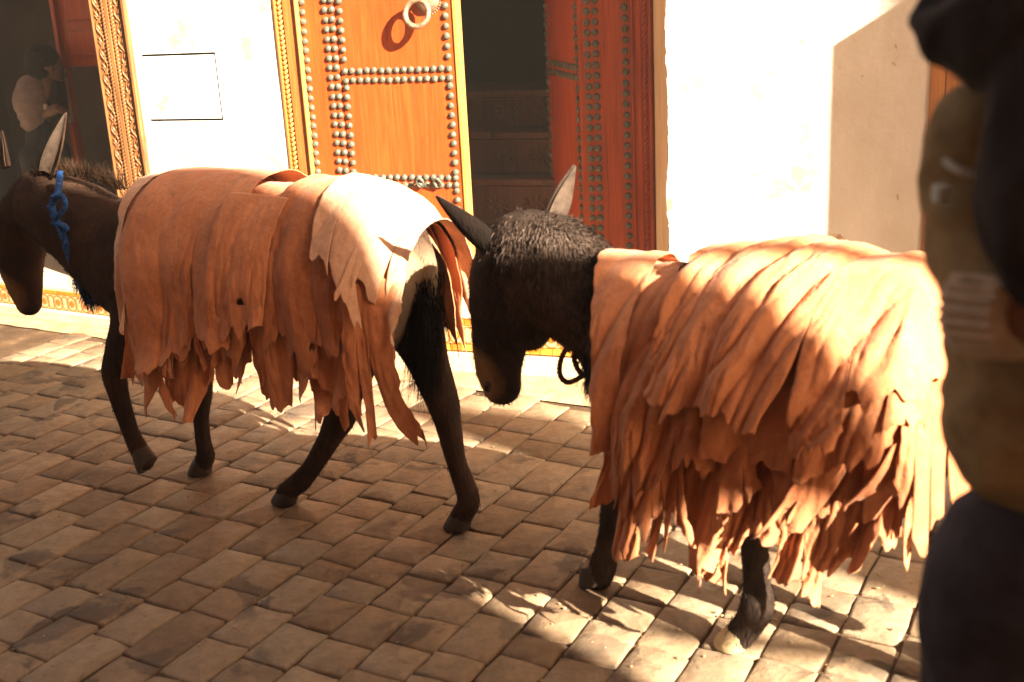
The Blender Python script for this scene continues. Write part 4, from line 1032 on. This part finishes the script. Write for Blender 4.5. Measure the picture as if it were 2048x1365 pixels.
# ribbed knitted cuff: fluted cylinder lying towards the right, and the hand in front of it
c0, c1 = pw(1916, 615, PW-.09)-o0, pw(2045, 628, PW-.16)-o0; ax = (c1-c0).normalized(); e1 = ax.orthogonal().normalized(); e2 = ax.cross(e1); V = []; n_ = 144; K = 18
for k in range(K+1):
    t = k/K; rr = .046*(.45+.55*math.sin(min(1, .12+t*3.2)*math.pi/2))*(1-.12*max(0, t-.6))
    for j in range(n_):
        th = 2*math.pi*j/n_; r_ = rr*(1+.085*math.cos(th*22)); V.append(c0+(c1-c0)*t+(e1*math.cos(th)+e2*math.sin(th))*r_)
MB().add(V, [(k*n_+j, k*n_+(j+1) % n_, (k+1)*n_+(j+1) % n_, (k+1)*n_+j) for k in range(K) for j in range(n_)]+[tuple(range(n_)), tuple(K*n_+j for j in range(n_))]).build('cuff', MT['knit'], pr, smooth=True)
hand(pr, c1+ax*.005, ax+Vector((0, .3, -.5)), (0, -1, 0), MT['skin'])
hand(pr, Vector((cx+.27, PW+.13, .97))-o0, (0, .3, -1), (1, 0, 0), MT['skin'])
body_part('scarf', [(rel(pw(1826, 42, PW-.04), pw(1862, 62, PW-.06), pw(1950, 70, PW-.09), pw(2060, 30, PW-.12), (cx, PW-.12, 1.47)), [.008, .026, .058, .075, .06]),
                    (rel(pw(1850, 25, PW-.03), pw(1960, -30, PW-.02), (cx, PW-.01, 1.50)), [.014, .05, .075]), (rel((cx-.02, PW, 1.47), (cx+.16, PW, 1.45)), [.075, .06]),
                    (rel(pw(2125, 60, PW-.14), pw(2090, 250, PW-.17), pw(2080, 430, PW-.18), pw(2085, 540, PW-.18)), [.06, .055, .060, .045])], MT['black_cloth'], pr, .008, .008, 14)
body_part('trousers', [(rel((cx-.0, PW, .97), (cx+.08, PW, .97)), [.155, .155]), (rel((cx-.04, PW, .92), pw(2060, 1120, PW), pw(2005, 1290, PW), pw(2010, 1400, PW), (cx-.17, PW+.02, .46), (cx-.17, PW-.10, .10)), [.14, .118, .104, .095, .070, .058]),
                       (rel((cx+.09, PW, .93), (cx+.11, PW+.10, .70), (cx+.11, PW+.18, .48), (cx+.11, PW+.24, .10)), [.15, .11, .072, .058])], MT['denim'], pr, .010, .009, 7, (1, 1, 1.8))
for sx_, yy in ((-.17, -.12), (.11, .24)): body_part('shoe', [(rel((cx+sx_, PW+yy-.03, .055), (cx+sx_, PW+yy+.10, .045), (cx+sx_, PW+yy+.18, .035)), [.048, .044, .034])], MT['leather'], pr, .007)
head(pr, Vector((cx, PW+.02, 1.63))-o0, (0, 1, 0), MT['skin'], MT['hair'])
mb = MB(); twisted(mb, rel(pw(1890, 322, PW-.085), pw(1903, 332, PW-.10), pw(1925, 345, PW-.115), pw(1965, 357, PW-.12)), .0035, .012); mb.build('cord', MT['cord'], pr, smooth=True)
mb = MB()
for a, b in ((1874, 385),): q = pw(a, b, PW-.075)-o0; mb.box(q.x-.006, q.x+.008, q.y-.02, q.y, q.z-.009, q.z+.009)
mb.build('buckle', MT['cord'], pr, bevel=.002, kind='stuff')
# --- person standing inside the left doorway
RN = -.95
def rp_(px, py, n=RN): return on_plane(px, py, FO+FN*n, FN)
base = rp_(70, 210); pl = empty('person', (base.x, base.y, .186), FA, label='person in a mauve shirt standing with back turned inside the dark left doorway', cat='person')
zz = base.z-.186; s_top = 1.235
def lp(px, py, y=0): q = rp_(px, py); T = Matrix.Rotation(-FA, 3, 'Z'); v = T @ (q-Vector((base.x, base.y, .186))); v.y += y; return v
body_part('shirt', [([lp(66, 182), lp(62, 205), lp(68, 238)], [.095, .105, .085]), ([lp(72, 190, .12), lp(72, 240, .12)], [.085, .09])], MT['shirt'], pl, .009, .007, 10, (1, 1, 2.2))
bz = lp(72, 245).z
body_part('trousers', [([lp(78, 262, .04), lp(78, 300, .04)], [.10, .10]), ([Vector((lp(78, 300).x-.02, -.03, bz-.2)), Vector((lp(78, 300).x-.03, -.04, .45)), Vector((lp(78, 300).x-.03, -.04, .08))], [.085, .065, .05]),
                       ([Vector((lp(78, 300).x+.02, .12, bz-.2)), Vector((lp(78, 300).x+.03, .12, .45)), Vector((lp(78, 300).x+.03, .12, .08))], [.085, .065, .05])], MT['black_cloth'], pl, .010)
body_part('waistcoat', [([lp(82, 178, .08), lp(86, 215, .08), lp(84, 250, .08)], [.085, .09, .09])], MT['black_cloth'], pl, .010)
hc = lp(80, 138, .06); head(pl, hc, (.55, 1, -.3), MT['skin'], MT['hair'])
hand(pl, lp(96, 228, -.02), (1, 0, .4), (0, 0, 1), MT['skin'])
q = lp(98, 214, -.03); MB().box(q.x-.012, q.x+.012, q.y-.004, q.y+.004, q.z-.025, q.z+.018).build('note', MT['knit'], pl, bevel=.001)

# thin haze volume added to lift the dark tones
hz = MB().box(-11, 18, -9, 10, -1.2, 9.2).build('haze', None, None, kind='stuff')
hm = bpy.data.materials.new('lift_haze'); hm.use_nodes = True; hn = hm.node_tree; hn.nodes.clear()
ho = hn.nodes.new('ShaderNodeOutputMaterial'); hv = hn.nodes.new('ShaderNodeVolumePrincipled'); hv.inputs['Density'].default_value = .0065; hv.inputs['Color'].default_value = (.95, .88, .78, 1); hv.inputs['Anisotropy'].default_value = .2
hn.links.new(hv.outputs[0], ho.inputs['Volume']); hz.data.materials.append(hm)
